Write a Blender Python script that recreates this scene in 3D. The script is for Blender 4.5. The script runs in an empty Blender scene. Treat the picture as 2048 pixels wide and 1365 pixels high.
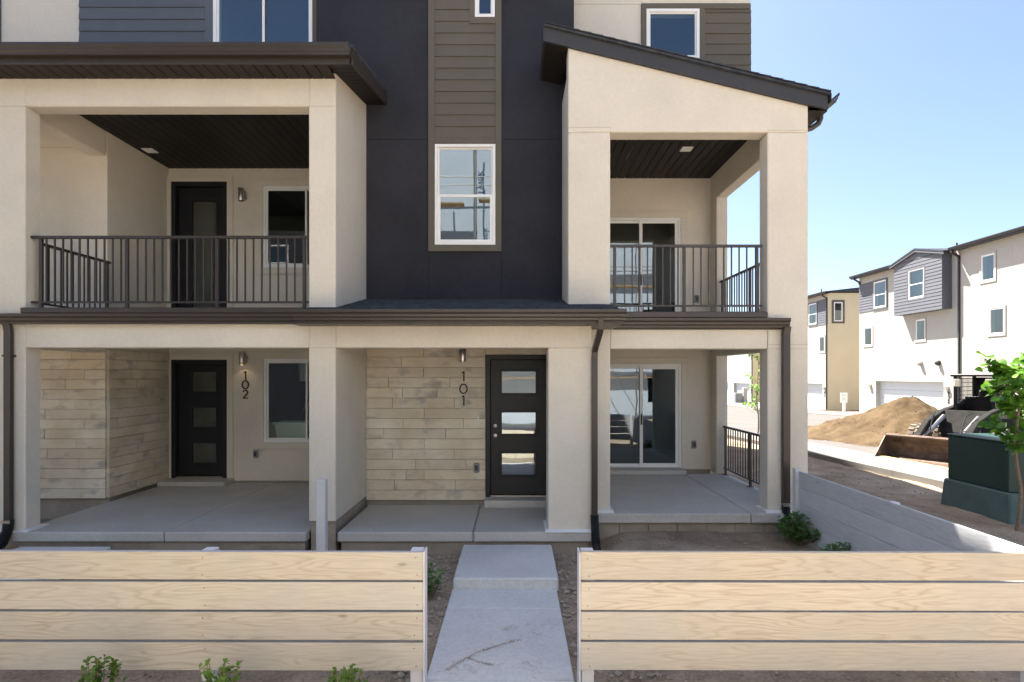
import bpy, bmesh, math, random
from mathutils import Vector, Matrix, noise
R = math.radians
random.seed(7)
scene = bpy.context.scene
# ------------------------------------------------------------------ camera, sky, sun, exposure
CAM_Z, FPX = 2.25, 1130.0
cam_d = bpy.data.cameras.new("camera"); cam = bpy.data.objects.new("camera", cam_d)
scene.collection.objects.link(cam); scene.camera = cam
cam.location = (0, 0, CAM_Z); cam.rotation_euler = (R(90), 0, 0)
cam_d.sensor_width = 36; cam_d.lens = 36 * FPX / 2048
cam_d.shift_x = -6 / 2048; cam_d.shift_y = 67.5 / 2048
cam_d.clip_start = 0.05; cam_d.clip_end = 2000
SUN = Vector((-0.34, 0.50, 1.0)).normalized()
SUN_EL = math.asin(SUN.z); SUN_AZ = math.atan2(SUN.x, SUN.y)
world = bpy.data.worlds.new("World"); scene.world = world; world.use_nodes = True
wn = world.node_tree.nodes; wl = world.node_tree.links; wn.clear()
sky = wn.new("ShaderNodeTexSky"); sky.sky_type = 'NISHITA'; sky.sun_disc = False
sky.sun_elevation = SUN_EL; sky.sun_rotation = SUN_AZ
sky.air_density = 1.0; sky.dust_density = 5.0; sky.ozone_density = 1.6; sky.altitude = 1300
bg = wn.new("ShaderNodeBackground"); bg.inputs[1].default_value = 0.056
wo = wn.new("ShaderNodeOutputWorld"); wl.new(sky.outputs[0], bg.inputs[0]); wl.new(bg.outputs[0], wo.inputs[0])
sun_d = bpy.data.lights.new("sun", 'SUN'); sun_d.energy = 5.0; sun_d.angle = R(0.53); sun_d.color = (1.0, 0.94, 0.84)
sun = bpy.data.objects.new("sun", sun_d); scene.collection.objects.link(sun)
sun.rotation_euler = SUN.to_track_quat('Z', 'Y').to_euler(); sun.location = (-10, 20, 40)
scene.view_settings.view_transform = 'Standard'; scene.view_settings.look = 'None'
scene.view_settings.exposure = 2.35; scene.view_settings.gamma = 1.0
scene.view_settings.use_curve_mapping = False

# ------------------------------------------------------------------ helpers
C = scene.collection
ORG = {}
def UX(u, y): return (u - 1030) * y / FPX
def VZ(v, y): return CAM_Z - (v - 750) * y / FPX
def put(o, parent, org):
    ORG[o] = Vector(org)
    o.location = ORG[o] - (ORG[parent] if parent else Vector((0, 0, 0)))
    o.parent = parent
    C.objects.link(o); return o
def tag(o, label=None, cat=None, group=None, kind=None):
    if label: o["label"] = label
    if cat: o["category"] = cat
    if group: o["group"] = group
    if kind: o["kind"] = kind
    return o
def empty(name, loc, label=None, cat=None, group=None, parent=None):
    o = bpy.data.objects.new(name, None); o.empty_display_size = .2
    put(o, parent, loc); return tag(o, label, cat, group)

class MB:
    def __init__(s, xf=None): s.v = []; s.f = []; s.xf = xf
    def add(s, vs, fs):
        n = len(s.v); s.v += [tuple(p) for p in vs]; s.f += [tuple(i + n for i in f) for f in fs]; return s
    def box(s, x0, x1, y0, y1, z0, z1):
        return s.add([(x0,y0,z0),(x1,y0,z0),(x1,y1,z0),(x0,y1,z0),(x0,y0,z1),(x1,y0,z1),(x1,y1,z1),(x0,y1,z1)],
                     [(0,3,2,1),(4,5,6,7),(0,1,5,4),(1,2,6,5),(2,3,7,6),(3,0,4,7)])
    def prism(s, poly, axis, a0, a1):
        n = len(poly)
        def m(p, a):
            if axis == 'x': return (a, p[0], p[1])
            if axis == 'y': return (p[0], a, p[1])
            return (p[0], p[1], a)
        vs = [m(p, a0) for p in poly] + [m(p, a1) for p in poly]
        fs = [tuple(range(n)), tuple(range(2*n-1, n-1, -1))] + [(i, (i+1) % n, n+(i+1) % n, n+i) for i in range(n)]
        return s.add(vs, fs)
    def tube(s, path, rad, n=10, cap=True):
        path = [Vector(p) for p in path]
        if not isinstance(rad, (list, tuple)): rad = [rad] * len(path)
        rings = []; up = None
        for i, p in enumerate(path):
            d = (path[min(i+1, len(path)-1)] - path[max(i-1, 0)]).normalized()
            if up is None:
                up = d.orthogonal().normalized()
            up = (up - d * up.dot(d)).normalized(); sd = d.cross(up)
            rings.append([p + (up * math.cos(t) + sd * math.sin(t)) * rad[i] for t in [2*math.pi*k/n for k in range(n)]])
        vs = [q for r in rings for q in r]; fs = []
        for i in range(len(path)-1):
            for k in range(n):
                fs.append((i*n+k, i*n+(k+1) % n, (i+1)*n+(k+1) % n, (i+1)*n+k))
        if cap: fs += [tuple(range(n-1, -1, -1)), tuple(range((len(path)-1)*n, len(path)*n))]
        return s.add(vs, fs)
    def sweep(s, path, wid, thick):
        """rectangular section swept along a path; wid = constant half-width vector, thick = half thickness"""
        path = [Vector(p) for p in path]; wid = Vector(wid); vs = []; fs = []
        for i, p in enumerate(path):
            d1 = (path[i] - path[i-1]).normalized() if i else (path[1] - path[0]).normalized()
            d2 = (path[i+1] - path[i]).normalized() if i < len(path)-1 else d1
            n1 = d1.cross(wid).normalized(); n2 = d2.cross(wid).normalized()
            m = (n1 + n2).normalized(); m = m * (thick / max(.3, m.dot(n1)))
            vs += [p + wid + m, p - wid + m, p - wid - m, p + wid - m]
        for i in range(len(path)-1):
            for k in range(4): fs.append((i*4+k, i*4+(k+1) % 4, (i+1)*4+(k+1) % 4, (i+1)*4+k))
        fs += [(0,1,2,3), tuple(len(path)*4-4+k for k in (3,2,1,0))]
        return s.add(vs, fs)
    def panel(s, a0, a1, d0, d1, z0, z1, holes=(), mp=None):
        """slab along a (x or y) with rectangular holes (a0,a1,z0,z1)"""
        mp = mp or (lambda a, d, z: (a, d, z))
        A = sorted({a0, a1} | {min(max(h[k], a0), a1) for h in holes for k in (0, 1)})
        Z = sorted({z0, z1} | {min(max(h[k], z0), z1) for h in holes for k in (2, 3)})
        def solid(i, j):
            if i < 0 or j < 0 or i >= len(A)-1 or j >= len(Z)-1: return False
            ca, cz = (A[i]+A[i+1])/2, (Z[j]+Z[j+1])/2
            return not any(h[0] < ca < h[1] and h[2] < cz < h[3] for h in holes)
        for i in range(len(A)-1):
            for j in range(len(Z)-1):
                if not solid(i, j): continue
                p, q, r, t = A[i], A[i+1], Z[j], Z[j+1]
                def quad(*pts): s.add([mp(*k) for k in pts], [(0,1,2,3)])
                quad((p,d0,r),(q,d0,r),(q,d0,t),(p,d0,t)); quad((p,d1,r),(p,d1,t),(q,d1,t),(q,d1,r))
                if not solid(i-1,j): quad((p,d0,r),(p,d0,t),(p,d1,t),(p,d1,r))
                if not solid(i+1,j): quad((q,d0,r),(q,d1,r),(q,d1,t),(q,d0,t))
                if not solid(i,j-1): quad((p,d0,r),(p,d1,r),(q,d1,r),(q,d0,r))
                if not solid(i,j+1): quad((p,d0,t),(q,d0,t),(q,d1,t),(p,d1,t))
        return s
    def build(s, name, mat, parent=None, bevel=0, smooth=False, weld=True):
        vs = [Vector(s.xf(p) if s.xf else p) for p in s.v]
        lo = Vector([min(p[k] for p in vs) for k in range(3)]); hi = Vector([max(p[k] for p in vs) for k in range(3)])
        c = (lo + hi) / 2
        me = bpy.data.meshes.new(name); me.from_pydata([p - c for p in vs], [], s.f)
        bm = bmesh.new(); bm.from_mesh(me)
        if weld: bmesh.ops.remove_doubles(bm, verts=bm.verts, dist=1e-5)
        bmesh.ops.recalc_face_normals(bm, faces=bm.faces)
        if bevel: bmesh.ops.bevel(bm, geom=[e for e in bm.edges if e.is_manifold and e.calc_face_angle(0) > .5], offset=bevel, segments=1, affect='EDGES')
        if smooth:
            for f in bm.faces: f.smooth = True
        bm.to_mesh(me); bm.free()
        if smooth:
            try: me.set_sharp_from_angle(angle=R(40))
            except Exception: pass
        me.materials.append(mat)
        o = bpy.data.objects.new(name, me)
        return put(o, parent, c)
_bc = {}
def bx(name, x0, x1, y0, y1, z0, z1, mat, parent=None, bevel=0.0):
    """one box piece; alike pieces share their mesh"""
    x0, x1 = min(x0,x1), max(x0,x1); y0, y1 = min(y0,y1), max(y0,y1); z0, z1 = min(z0,z1), max(z0,z1)
    d = (round(x1-x0, 4), round(y1-y0, 4), round(z1-z0, 4)); key = (d, mat.name, bevel)
    c = Vector(((x0+x1)/2, (y0+y1)/2, (z0+z1)/2))
    if key not in _bc:
        bm = bmesh.new(); bmesh.ops.create_cube(bm, size=1)
        bmesh.ops.scale(bm, vec=d, verts=bm.verts)
        b = min(bevel, .4*min(d))
        if b > 0: bmesh.ops.bevel(bm, geom=bm.edges[:], offset=b, segments=1, affect='EDGES')
        me = bpy.data.meshes.new(name); bm.to_mesh(me); bm.free(); me.materials.append(mat); _bc[key] = me
    return put(bpy.data.objects.new(name, _bc[key]), parent, c)
def share(src, name, org, parent, rot=None, scale=None):
    o = bpy.data.objects.new(name, src if isinstance(src, bpy.types.Mesh) else src.data)
    put(o, parent, org)
    if rot: o.rotation_euler = rot
    if scale: o.scale = scale
    return o

# ------------------------------------------------------------------ materials
def nt(name):
    m = bpy.data.materials.new(name); m.use_nodes = True; t = m.node_tree
    return m, t, t.nodes["Principled BSDF"], (lambda k: t.nodes.new("ShaderNode" + k)), t.links.new
def M(name, col, rough=.8, var=.12, scale=2.0, bump=0, bscale=120, spec=.3, metal=0, col2=None, fine=0, rnd=0):
    m, t, b, N, L = nt(name)
    b.inputs["Roughness"].default_value = rough; b.inputs["Specular IOR Level"].default_value = spec; b.inputs["Metallic"].default_value = metal
    g = N("NewGeometry"); n = N("TexNoise"); n.inputs["Scale"].default_value = scale; n.inputs["Detail"].default_value = 6; n.inputs["Roughness"].default_value = .6
    L(g.outputs["Position"], n.inputs["Vector"])
    r = N("ValToRGB"); r.color_ramp.elements[0].position = .3; r.color_ramp.elements[1].position = .7
    c2 = col2 or tuple(min(1, c*(1+var)) for c in col)
    r.color_ramp.elements[0].color = (*[c*(1-var) for c in col], 1); r.color_ramp.elements[1].color = (*c2, 1)
    L(n.outputs["Fac"], r.inputs[0]); out = r.outputs[0]
    if fine:
        n2 = N("TexNoise"); n2.inputs["Scale"].default_value = scale*25; n2.inputs["Detail"].default_value = 3; L(g.outputs["Position"], n2.inputs["Vector"])
        mp = N("MapRange"); mp.inputs[1].default_value = .3; mp.inputs[2].default_value = .7; mp.inputs[3].default_value = 1-fine; mp.inputs[4].default_value = 1+fine
        L(n2.outputs["Fac"], mp.inputs[0]); mx = N("Mix"); mx.data_type = 'RGBA'; mx.blend_type = 'MULTIPLY'; mx.inputs[0].default_value = 1
        L(out, mx.inputs[6]); L(mp.outputs[0], mx.inputs[7]); out = mx.outputs[2]
    if rnd:
        oi = N("ObjectInfo"); mp = N("MapRange"); mp.inputs[3].default_value = 1-rnd; mp.inputs[4].default_value = 1+rnd; L(oi.outputs["Random"], mp.inputs[0])
        mx = N("Mix"); mx.data_type = 'RGBA'; mx.blend_type = 'MULTIPLY'; mx.inputs[0].default_value = 1
        L(out, mx.inputs[6]); L(mp.outputs[0], mx.inputs[7]); out = mx.outputs[2]
    L(out, b.inputs["Base Color"])
    if bump:
        n3 = N("TexNoise"); n3.inputs["Scale"].default_value = bscale; n3.inputs["Detail"].default_value = 4; L(g.outputs["Position"], n3.inputs["Vector"])
        bp = N("Bump"); bp.inputs["Strength"].default_value = bump; bp.inputs["Distance"].default_value = .01; L(n3.outputs["Fac"], bp.inputs["Height"]); L(bp.outputs[0], b.inputs["Normal"])
    return m
def wood(name, axis, light, dark, gray):
    """sawn boards: the contour lines of a stretched noise give cathedral grain and knots"""
    m, t, b, N, L = nt(name); b.inputs["Roughness"].default_value = .75; b.inputs["Specular IOR Level"].default_value = .2
    g = N("NewGeometry"); oi = N("ObjectInfo")
    ad = N("VectorMath"); ad.operation = 'MULTIPLY_ADD'; ad.inputs[1].default_value = (37, 23, 51)
    L(oi.outputs["Random"], ad.inputs[0]); L(g.outputs["Position"], ad.inputs[2])
    sc = N("VectorMath"); sc.operation = 'MULTIPLY'; sc.inputs[1].default_value = (.75, 1, 6.5) if axis == 'x' else (1, .75, 6.5)
    L(ad.outputs[0], sc.inputs[0])
    n = N("TexNoise"); n.inputs["Scale"].default_value = 1.0; n.inputs["Detail"].default_value = 2.5; n.inputs["Roughness"].default_value = .45; L(sc.outputs[0], n.inputs["Vector"])
    mu = N("Math"); mu.operation = 'MULTIPLY'; mu.inputs[1].default_value = 34; L(n.outputs["Fac"], mu.inputs[0])
    pp = N("Math"); pp.operation = 'PINGPONG'; pp.inputs[1].default_value = 1; L(mu.outputs[0], pp.inputs[0])
    r = N("ValToRGB"); e = r.color_ramp.elements; e[0].position = .0; e[0].color = (*dark, 1); e[1].position = .55; e[1].color = (*light, 1); L(pp.outputs[0], r.inputs[0])
    n2 = N("TexNoise"); n2.inputs["Scale"].default_value = 1.3; n2.inputs["Detail"].default_value = 5; L(ad.outputs[0], n2.inputs["Vector"])
    r2 = N("ValToRGB"); r2.color_ramp.elements[0].position = .4; r2.color_ramp.elements[1].position = .68; L(n2.outputs["Fac"], r2.inputs[0])
    mx = N("Mix"); mx.data_type = 'RGBA'; L(r2.outputs[0], mx.inputs[0]); L(r.outputs[0], mx.inputs[6]); mx.inputs[7].default_value = (*gray, 1)
    fine = N("VectorMath"); fine.operation = 'MULTIPLY'; fine.inputs[1].default_value = (6, 60, 160) if axis == 'x' else (60, 6, 160); L(ad.outputs[0], fine.inputs[0])
    n3 = N("TexNoise"); n3.inputs["Scale"].default_value = 1; n3.inputs["Detail"].default_value = 3; L(fine.outputs[0], n3.inputs["Vector"])
    mp = N("MapRange"); mp.inputs[1].default_value = .3; mp.inputs[2].default_value = .7; mp.inputs[3].default_value = .9; mp.inputs[4].default_value = 1.06; L(n3.outputs["Fac"], mp.inputs[0])
    # knots
    ks = N("VectorMath"); ks.operation = 'MULTIPLY'; ks.inputs[1].default_value = (1.6, .01, 4.5) if axis == 'x' else (.01, 1.6, 4.5); L(ad.outputs[0], ks.inputs[0])
    vo = N("TexVoronoi"); vo.inputs["Scale"].default_value = 1.0; vo.inputs["Randomness"].default_value = 1; L(ks.outputs[0], vo.inputs["Vector"])
    kr = N("ValToRGB"); ke = kr.color_ramp.elements; ke[0].position = .015; ke[0].color = (.55,.50,.45,1); ke[1].position = .075; ke[1].color = (1,1,1,1); L(vo.outputs["Distance"], kr.inputs[0])
    m2 = N("Mix"); m2.data_type = 'RGBA'; m2.blend_type = 'MULTIPLY'; m2.inputs[0].default_value = 1; L(mx.outputs[2], m2.inputs[6]); L(mp.outputs[0], m2.inputs[7])
    m3 = N("Mix"); m3.data_type = 'RGBA'; m3.blend_type = 'MULTIPLY'; m3.inputs[0].default_value = .8; L(m2.outputs[2], m3.inputs[6]); L(kr.outputs[0], m3.inputs[7])
    tr_ = N("MapRange"); tr_.inputs[3].default_value = .90; tr_.inputs[4].default_value = 1.07; L(oi.outputs["Random"], tr_.inputs[0])
    m4 = N("Mix"); m4.data_type = 'RGBA'; m4.blend_type = 'MULTIPLY'; m4.inputs[0].default_value = 1; L(m3.outputs[2], m4.inputs[6]); L(tr_.outputs[0], m4.inputs[7])
    L(m4.outputs[2], b.inputs["Base Color"])
    bp = N("Bump"); bp.inputs["Strength"].default_value = .35; bp.inputs["Distance"].default_value = .004; L(n3.outputs["Fac"], bp.inputs["Height"]); L(bp.outputs[0], b.inputs["Normal"])
    return m
def cladding(name):
    m, t, b, N, L = nt(name); b.inputs["Roughness"].default_value = .85; b.inputs["Specular IOR Level"].default_value = .2
    g = N("NewGeometry"); oi = N("ObjectInfo")
    ad = N("VectorMath"); ad.operation = 'MULTIPLY_ADD'; ad.inputs[1].default_value = (13, 29, 7); L(oi.outputs["Random"], ad.inputs[0]); L(g.outputs["Position"], ad.inputs[2])
    def noi(vec, s, d=5):
        n = N("TexNoise"); n.inputs["Scale"].default_value = s; n.inputs["Detail"].default_value = d; L(vec, n.inputs["Vector"]); return n.outputs["Fac"]
    st = N("VectorMath"); st.operation = 'MULTIPLY'; st.inputs[1].default_value = (1, 1, 1.5); L(ad.outputs[0], st.inputs[0])
    r = N("ValToRGB"); e = r.color_ramp.elements; e[0].position = .56; e[0].color = (0,0,0,1); e[1].position = .74; e[1].color = (1,1,1,1); L(noi(st.outputs[0], 3.0), r.inputs[0])
    wash = N("ValToRGB"); e = wash.color_ramp.elements; e[0].position = .35; e[0].color = (.57,.485,.355,1); e[1].position = .65; e[1].color = (.67,.61,.50,1); L(noi(g.outputs["Position"], 2.2, 6), wash.inputs[0])
    mx = N("Mix"); mx.data_type = 'RGBA'; L(r.outputs[0], mx.inputs[0]); L(wash.outputs[0], mx.inputs[6]); mx.inputs[7].default_value = (.34,.32,.295,1)
    fi = N("VectorMath"); fi.operation = 'MULTIPLY'; fi.inputs[1].default_value = (8, 8, 70); L(ad.outputs[0], fi.inputs[0]); f = noi(fi.outputs[0], 1, 3)
    mp = N("MapRange"); mp.inputs[1].default_value = .3; mp.inputs[2].default_value = .7; mp.inputs[3].default_value = .93; mp.inputs[4].default_value = 1.05; L(f, mp.inputs[0])
    m2 = N("Mix"); m2.data_type = 'RGBA'; m2.blend_type = 'MULTIPLY'; m2.inputs[0].default_value = 1; L(mx.outputs[2], m2.inputs[6]); L(mp.outputs[0], m2.inputs[7])
    oi2 = N("MapRange"); oi2.inputs[3].default_value = .9; oi2.inputs[4].default_value = 1.07; L(oi.outputs["Random"], oi2.inputs[0])
    m3 = N("Mix"); m3.data_type = 'RGBA'; m3.blend_type = 'MULTIPLY'; m3.inputs[0].default_value = 1; L(m2.outputs[2], m3.inputs[6]); L(oi2.outputs[0], m3.inputs[7])
    L(m3.outputs[2], b.inputs["Base Color"])
    bp = N("Bump"); bp.inputs["Strength"].default_value = .4; bp.inputs["Distance"].default_value = .006; L(f, bp.inputs["Height"]); L(bp.outputs[0], b.inputs["Normal"])
    return m
def glass(name, tint, ior=2.3, rough=0.0, wave=.0):
    m, t, b, N, L = nt(name); t.nodes.remove(b); o = t.nodes["Material Output"]
    tr = N("BsdfTransparent"); tr.inputs[0].default_value = (*tint, 1); gl = N("BsdfGlossy"); gl.inputs["Roughness"].default_value = rough; gl.inputs[0].default_value = (.84,.94,1,1)
    ge = N("NewGeometry"); dt = N("VectorMath"); dt.operation = 'DOT_PRODUCT'; L(ge.outputs["Incoming"], dt.inputs[0]); L(ge.outputs["Normal"], dt.inputs[1])
    ab = N("Math"); ab.operation = 'ABSOLUTE'; L(dt.outputs["Value"], ab.inputs[0]); om = N("Math"); om.operation = 'SUBTRACT'; om.inputs[0].default_value = 1; L(ab.outputs[0], om.inputs[1])
    pw = N("Math"); pw.operation = 'POWER'; pw.inputs[1].default_value = 5; L(om.outputs[0], pw.inputs[0]); f0 = ((ior-1)/(ior+1))**2
    fr = N("Math"); fr.operation = 'MULTIPLY_ADD'; fr.inputs[1].default_value = 1-f0; fr.inputs[2].default_value = f0; L(pw.outputs[0], fr.inputs[0])   # Schlick, the same from both sides
    mx = N("MixShader"); L(fr.outputs[0], mx.inputs[0]); L(tr.outputs[0], mx.inputs[1]); L(gl.outputs[0], mx.inputs[2]); L(mx.outputs[0], o.inputs[0])
    if wave:
        g = N("NewGeometry"); n = N("TexNoise"); n.inputs["Scale"].default_value = 1.6; n.inputs["Detail"].default_value = 1; L(g.outputs["Position"], n.inputs["Vector"])
        bp = N("Bump"); bp.inputs["Strength"].default_value = wave; bp.inputs["Distance"].default_value = .02; L(n.outputs["Fac"], bp.inputs["Height"]); L(bp.outputs[0], gl.inputs["Normal"])
    return m
def leafmat(name, c1, c2, trans=.35):
    m, t, b, N, L = nt(name); b.inputs["Roughness"].default_value = .45; b.inputs["Specular IOR Level"].default_value = .35
    g = N("NewGeometry"); n = N("TexNoise"); n.inputs["Scale"].default_value = 9; L(g.outputs["Position"], n.inputs["Vector"])
    oi = N("ObjectInfo"); am = N("Math"); am.operation = 'ADD'; L(n.outputs["Fac"], am.inputs[0])
    ms = N("Math"); ms.operation = 'MULTIPLY_ADD'; ms.inputs[1].default_value = .4; ms.inputs[2].default_value = -.2; L(oi.outputs["Random"], ms.inputs[0]); L(ms.outputs[0], am.inputs[1])
    r = N("ValToRGB"); r.color_ramp.elements[0].position = .3; r.color_ramp.elements[1].position = .72; r.color_ramp.elements[0].color = (*c1,1); r.color_ramp.elements[1].color = (*c2,1); L(am.outputs[0], r.inputs[0]); L(r.outputs[0], b.inputs["Base Color"])
    tl = N("BsdfTranslucent"); L(r.outputs[0], tl.inputs[0]); mx = N("MixShader"); mx.inputs[0].default_value = trans
    L(b.outputs[0], mx.inputs[1]); L(tl.outputs[0], mx.inputs[2]); L(mx.outputs[0], t.nodes["Material Output"].inputs[0])
    return m
def concrete(name, col, stain, amount):
    m = M(name, col, .85, .09, 1.2, .25, 140, fine=.07)
    t = m.node_tree; b = t.nodes["Principled BSDF"]; L = t.links.new
    src = b.inputs["Base Color"].links[0].from_socket
    g = t.nodes.new("ShaderNodeNewGeometry"); n = t.nodes.new("ShaderNodeTexNoise"); n.inputs["Scale"].default_value = 3.1; n.inputs["Detail"].default_value = 9; n.inputs["Roughness"].default_value = .7; n.inputs["Distortion"].default_value = .8
    L(g.outputs["Position"], n.inputs["Vector"])
    r = t.nodes.new("ShaderNodeValToRGB"); r.color_ramp.elements[0].position = .60; r.color_ramp.elements[1].position = .75; r.color_ramp.elements[1].color = (amount,)*3 + (1,); L(n.outputs["Fac"], r.inputs[0])
    mx = t.nodes.new("ShaderNodeMix"); mx.data_type = 'RGBA'; L(r.outputs[0], mx.inputs[0]); L(src, mx.inputs[6]); mx.inputs[7].default_value = (*stain, 1); L(mx.outputs[2], b.inputs["Base Color"])
    return m

m_stucco = M("stucco_cream", (.65,.60,.515), .9, .07, .9, .5, 170, .15, fine=.03)
m_dark   = M("stucco_charcoal", (.029,.0295,.037), .85, .24, .8, .35, 150, .25, fine=.08)
m_joint  = M("stucco_joint", (.43,.37,.29), .9, .05)
m_djoint = M("charcoal_joint", (.012,.012,.015), .9, .05)
m_olive  = M("siding_olive", (.118,.106,.086), .75, .05, 3, .15, 60, .25, fine=.05, rnd=.04)
m_grey   = M("siding_grey", (.10,.115,.135), .75, .05, 3, .15, 60, .25, fine=.05, rnd=.04)
m_slate  = M("siding_slate", (.115,.12,.14), .75, .05, 3, 0, rnd=.05)
m_bronze = M("bronze_metal", (.038,.030,.025), .38, .08, 3, spec=.5)
m_black  = M("soffit_black", (.015,.0125,.0105), .6, .12, 4, spec=.3, rnd=.12)
m_fascia = M("fascia_slate", (.033,.032,.036), .5, .08, 3, spec=.45)
m_shing  = M("shingle_charcoal", (.05,.056,.068), .95, .35, 9, .5, 90, .15, fine=.3)
m_white  = M("vinyl_white", (.80,.80,.79), .45, .02, spec=.4)
m_door   = M("door_charcoal", (.016,.016,.017), .5, .06, 6, spec=.4)
m_doorn  = M("door_black", (.012,.012,.014), .5, .06, 6, spec=.4)
m_conc   = concrete("concrete_slab", (.45,.435,.41), (.33,.28,.22), .4)
m_walk   = concrete("concrete_walk", (.58,.58,.57), (.30,.22,.145), .75)
m_found  = M("concrete_foundation", (.30,.26,.215), .9, .2, 3, .5, 60, fine=.15)
m_side   = concrete("concrete_sidewalk", (.165,.155,.14), (.14,.09,.05), .55)
m_bounce  = M("bounce_paving", (.55,.465,.35), .85, .08, 1.0, .2, 90, fine=.06)
m_dimming   = M("dimming_ground_dark", (.035,.036,.026), .9, .3, 8, .8, 60)  # kept dark to lower the bounce on the left
m_road   = M("asphalt_pale", (.105,.095,.09), .9, .12, .5, .2, 90, fine=.12)
m_dirt   = M("soil_brown", (.27,.20,.14), .95, .28, 1.6, 1.0, 30, .1, col2=(.40,.32,.24), fine=.22)
m_clod   = M("soil_clods", (.27,.215,.165), .95, .25, 9, .4, 60, .1, col2=(.46,.40,.34))
m_sand   = M("mound_soil", (.072,.047,.026), .95, .25, 1.3, 1.0, 16, .1, col2=(.115,.08,.046), fine=.15)
m_fence  = wood("fence_wood", 'x', (.55,.49,.395), (.45,.385,.30), (.49,.455,.395))
m_fgrey  = wood("fence_wood_painted", 'y', (.50,.505,.515), (.44,.44,.45), (.53,.53,.53))
m_post   = M("post_painted", (.60,.59,.60), .75, .08, 5, .2, 60)
m_fwhite = M("fence_top_paint", (.42,.42,.43), .7, .06, 6)
m_clad   = cladding("cladding_plank")
m_glass  = glass("window_glass", (.50,.62,.60), 2.4, 0, .05)
m_glassl = glass("porch_glass", (.62,.72,.68), 1.9, 0, .05)
m_glassd = glass("door_glass", (.55,.58,.55), 2.7, .02, .12)
m_glassf = glass("far_glass", (.35,.52,.46), 2.2)
m_room   = M("room_wall", (.14,.14,.13), .9, .05)
m_steel  = M("brushed_steel", (.55,.52,.49), .32, .06, 30, metal=1, spec=.5)
m_num    = M("number_black", (.012,.011,.011), .5, .05)
m_boxg   = M("outlet_grey", (.24,.24,.255), .6, .05)
m_flash  = M("flashing_white", (.72,.73,.74), .5, .04)
m_rubber = M("black_plastic", (.012,.012,.013), .5, .1, 20, spec=.4)
m_green  = M("transformer_green", (.010,.040,.033), .5, .1, 2, .05, 40, spec=.4, fine=.06)
m_pad    = M("pad_green_grey", (.085,.13,.125), .8, .15, 3, .2, 60, fine=.1)
m_garage = M("garage_white", (.55,.56,.58), .6, .02)
m_far    = M("far_stucco", (.39,.375,.34), .9, .04, 1.0, .2, 60, fine=.03)
m_farend = M("far_stucco_tan", (.60,.52,.37), .9, .04, 1.0, .2, 60)
m_soil2  = M("mulch", (.055,.035,.025), .95, .4, 6, .8, 60)
m_steelb = M("bucket_steel", (.095,.065,.055), .55, .35, 5, .2, 40, metal=.3, col2=(.19,.13,.095), fine=.15)
m_mach   = M("machine_grey", (.026,.025,.024), .85, .25, 5, spec=.08, fine=.15)
m_machd  = M("machine_black", (.018,.018,.02), .45, .2, 5)
m_tyre   = M("tyre_dusty", (.16,.13,.10), .9, .2, 12, .2, 40)
m_rim    = M("rim_dusty", (.30,.27,.22), .7, .2, 8)
m_lamp   = M("lamp_lens", (.75,.70,.55), .3, .05)
m_bark   = M("bark", (.20,.145,.10), .9, .3, 20, .6, 60)
m_leaf   = leafmat("leaf_bright", (.055,.17,.018), (.17,.33,.035), .4)
m_bush   = leafmat("leaf_deep", (.05,.15,.028), (.12,.26,.055), .25)
m_box    = leafmat("leaf_boxwood", (.06,.14,.015), (.15,.26,.03), .3)
m_grass  = leafmat("grass_blade", (.09,.17,.02), (.20,.28,.06), .3)
m_wrap   = M("house_wrap", (.54,.61,.70), .55, .05, 2.0, .6, 3)
m_print  = M("wrap_print", (.06,.11,.22), .6, .1)
m_osb    = M("plywood", (.42,.29,.15), .85, .25, 6)
m_scaf   = M("scaffold_pipe", (.30,.29,.26), .45, .2, 8, metal=.6)
m_yellow = M("kerb_yellow", (.62,.48,.16), .8, .15, 8)
m_signw  = M("sign_white", (.80,.80,.80), .6, .02)
m_sprint = M("sign_print", (.25,.42,.36), .6, .05)

# ------------------------------------------------------------------ the ground, roads and paths
def sm(a, b, x):
    t = min(1, max(0, (x-a)/(b-a))); return t*t*(3-2*t)
def gz(x, y):
    z = .17*sm(4.0, 6.2, x)*(1-sm(16, 28, y)) - .10*sm(20, 30, y) - .42*sm(29, 46, y) - .3*sm(50, 80, y)
    z += .155*sm(1.0, 1.5, x)*(1-sm(4.0, 4.6, x))*sm(5.6, 7.3, y)
    return z
def lines(segs):
    out = []
    for a, b, st in segs:
        n = max(1, round((b-a)/st)); out += [a + (b-a)*i/n for i in range(n)]
    return out + [segs[-1][1]]
xs = lines([(-400,-60,40), (-60,-10,4), (-10,-7,1), (-7,9,.10), (9,30,1.0), (30,120,10), (120,500,60)])
ys = lines([(-300,-40,40), (-40,0,3), (0,3,.5), (3,7.4,.08), (7.4,14,.25), (14,70,1.2), (70,160,10), (160,900,90)])
mb = MB(); nx = len(xs)
for y in ys:
    for x in xs:
        z = gz(x, y)
        if -7.5 < x < 9 and 2.5 < y < 14:
            p = Vector((x, y, 0)); z += .030*noise.noise(p*1.3) + .020*noise.noise(p*4.1) + .014*noise.noise(p*9.7) - .02
        mb.v.append((x, y, z))
for j in range(len(ys)-1):
    for i in range(nx-1): mb.f.append((j*nx+i, j*nx+i+1, (j+1)*nx+i+1, (j+1)*nx+i))
tag(mb.build("ground", m_dirt, smooth=True, weld=False), kind="structure")
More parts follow.
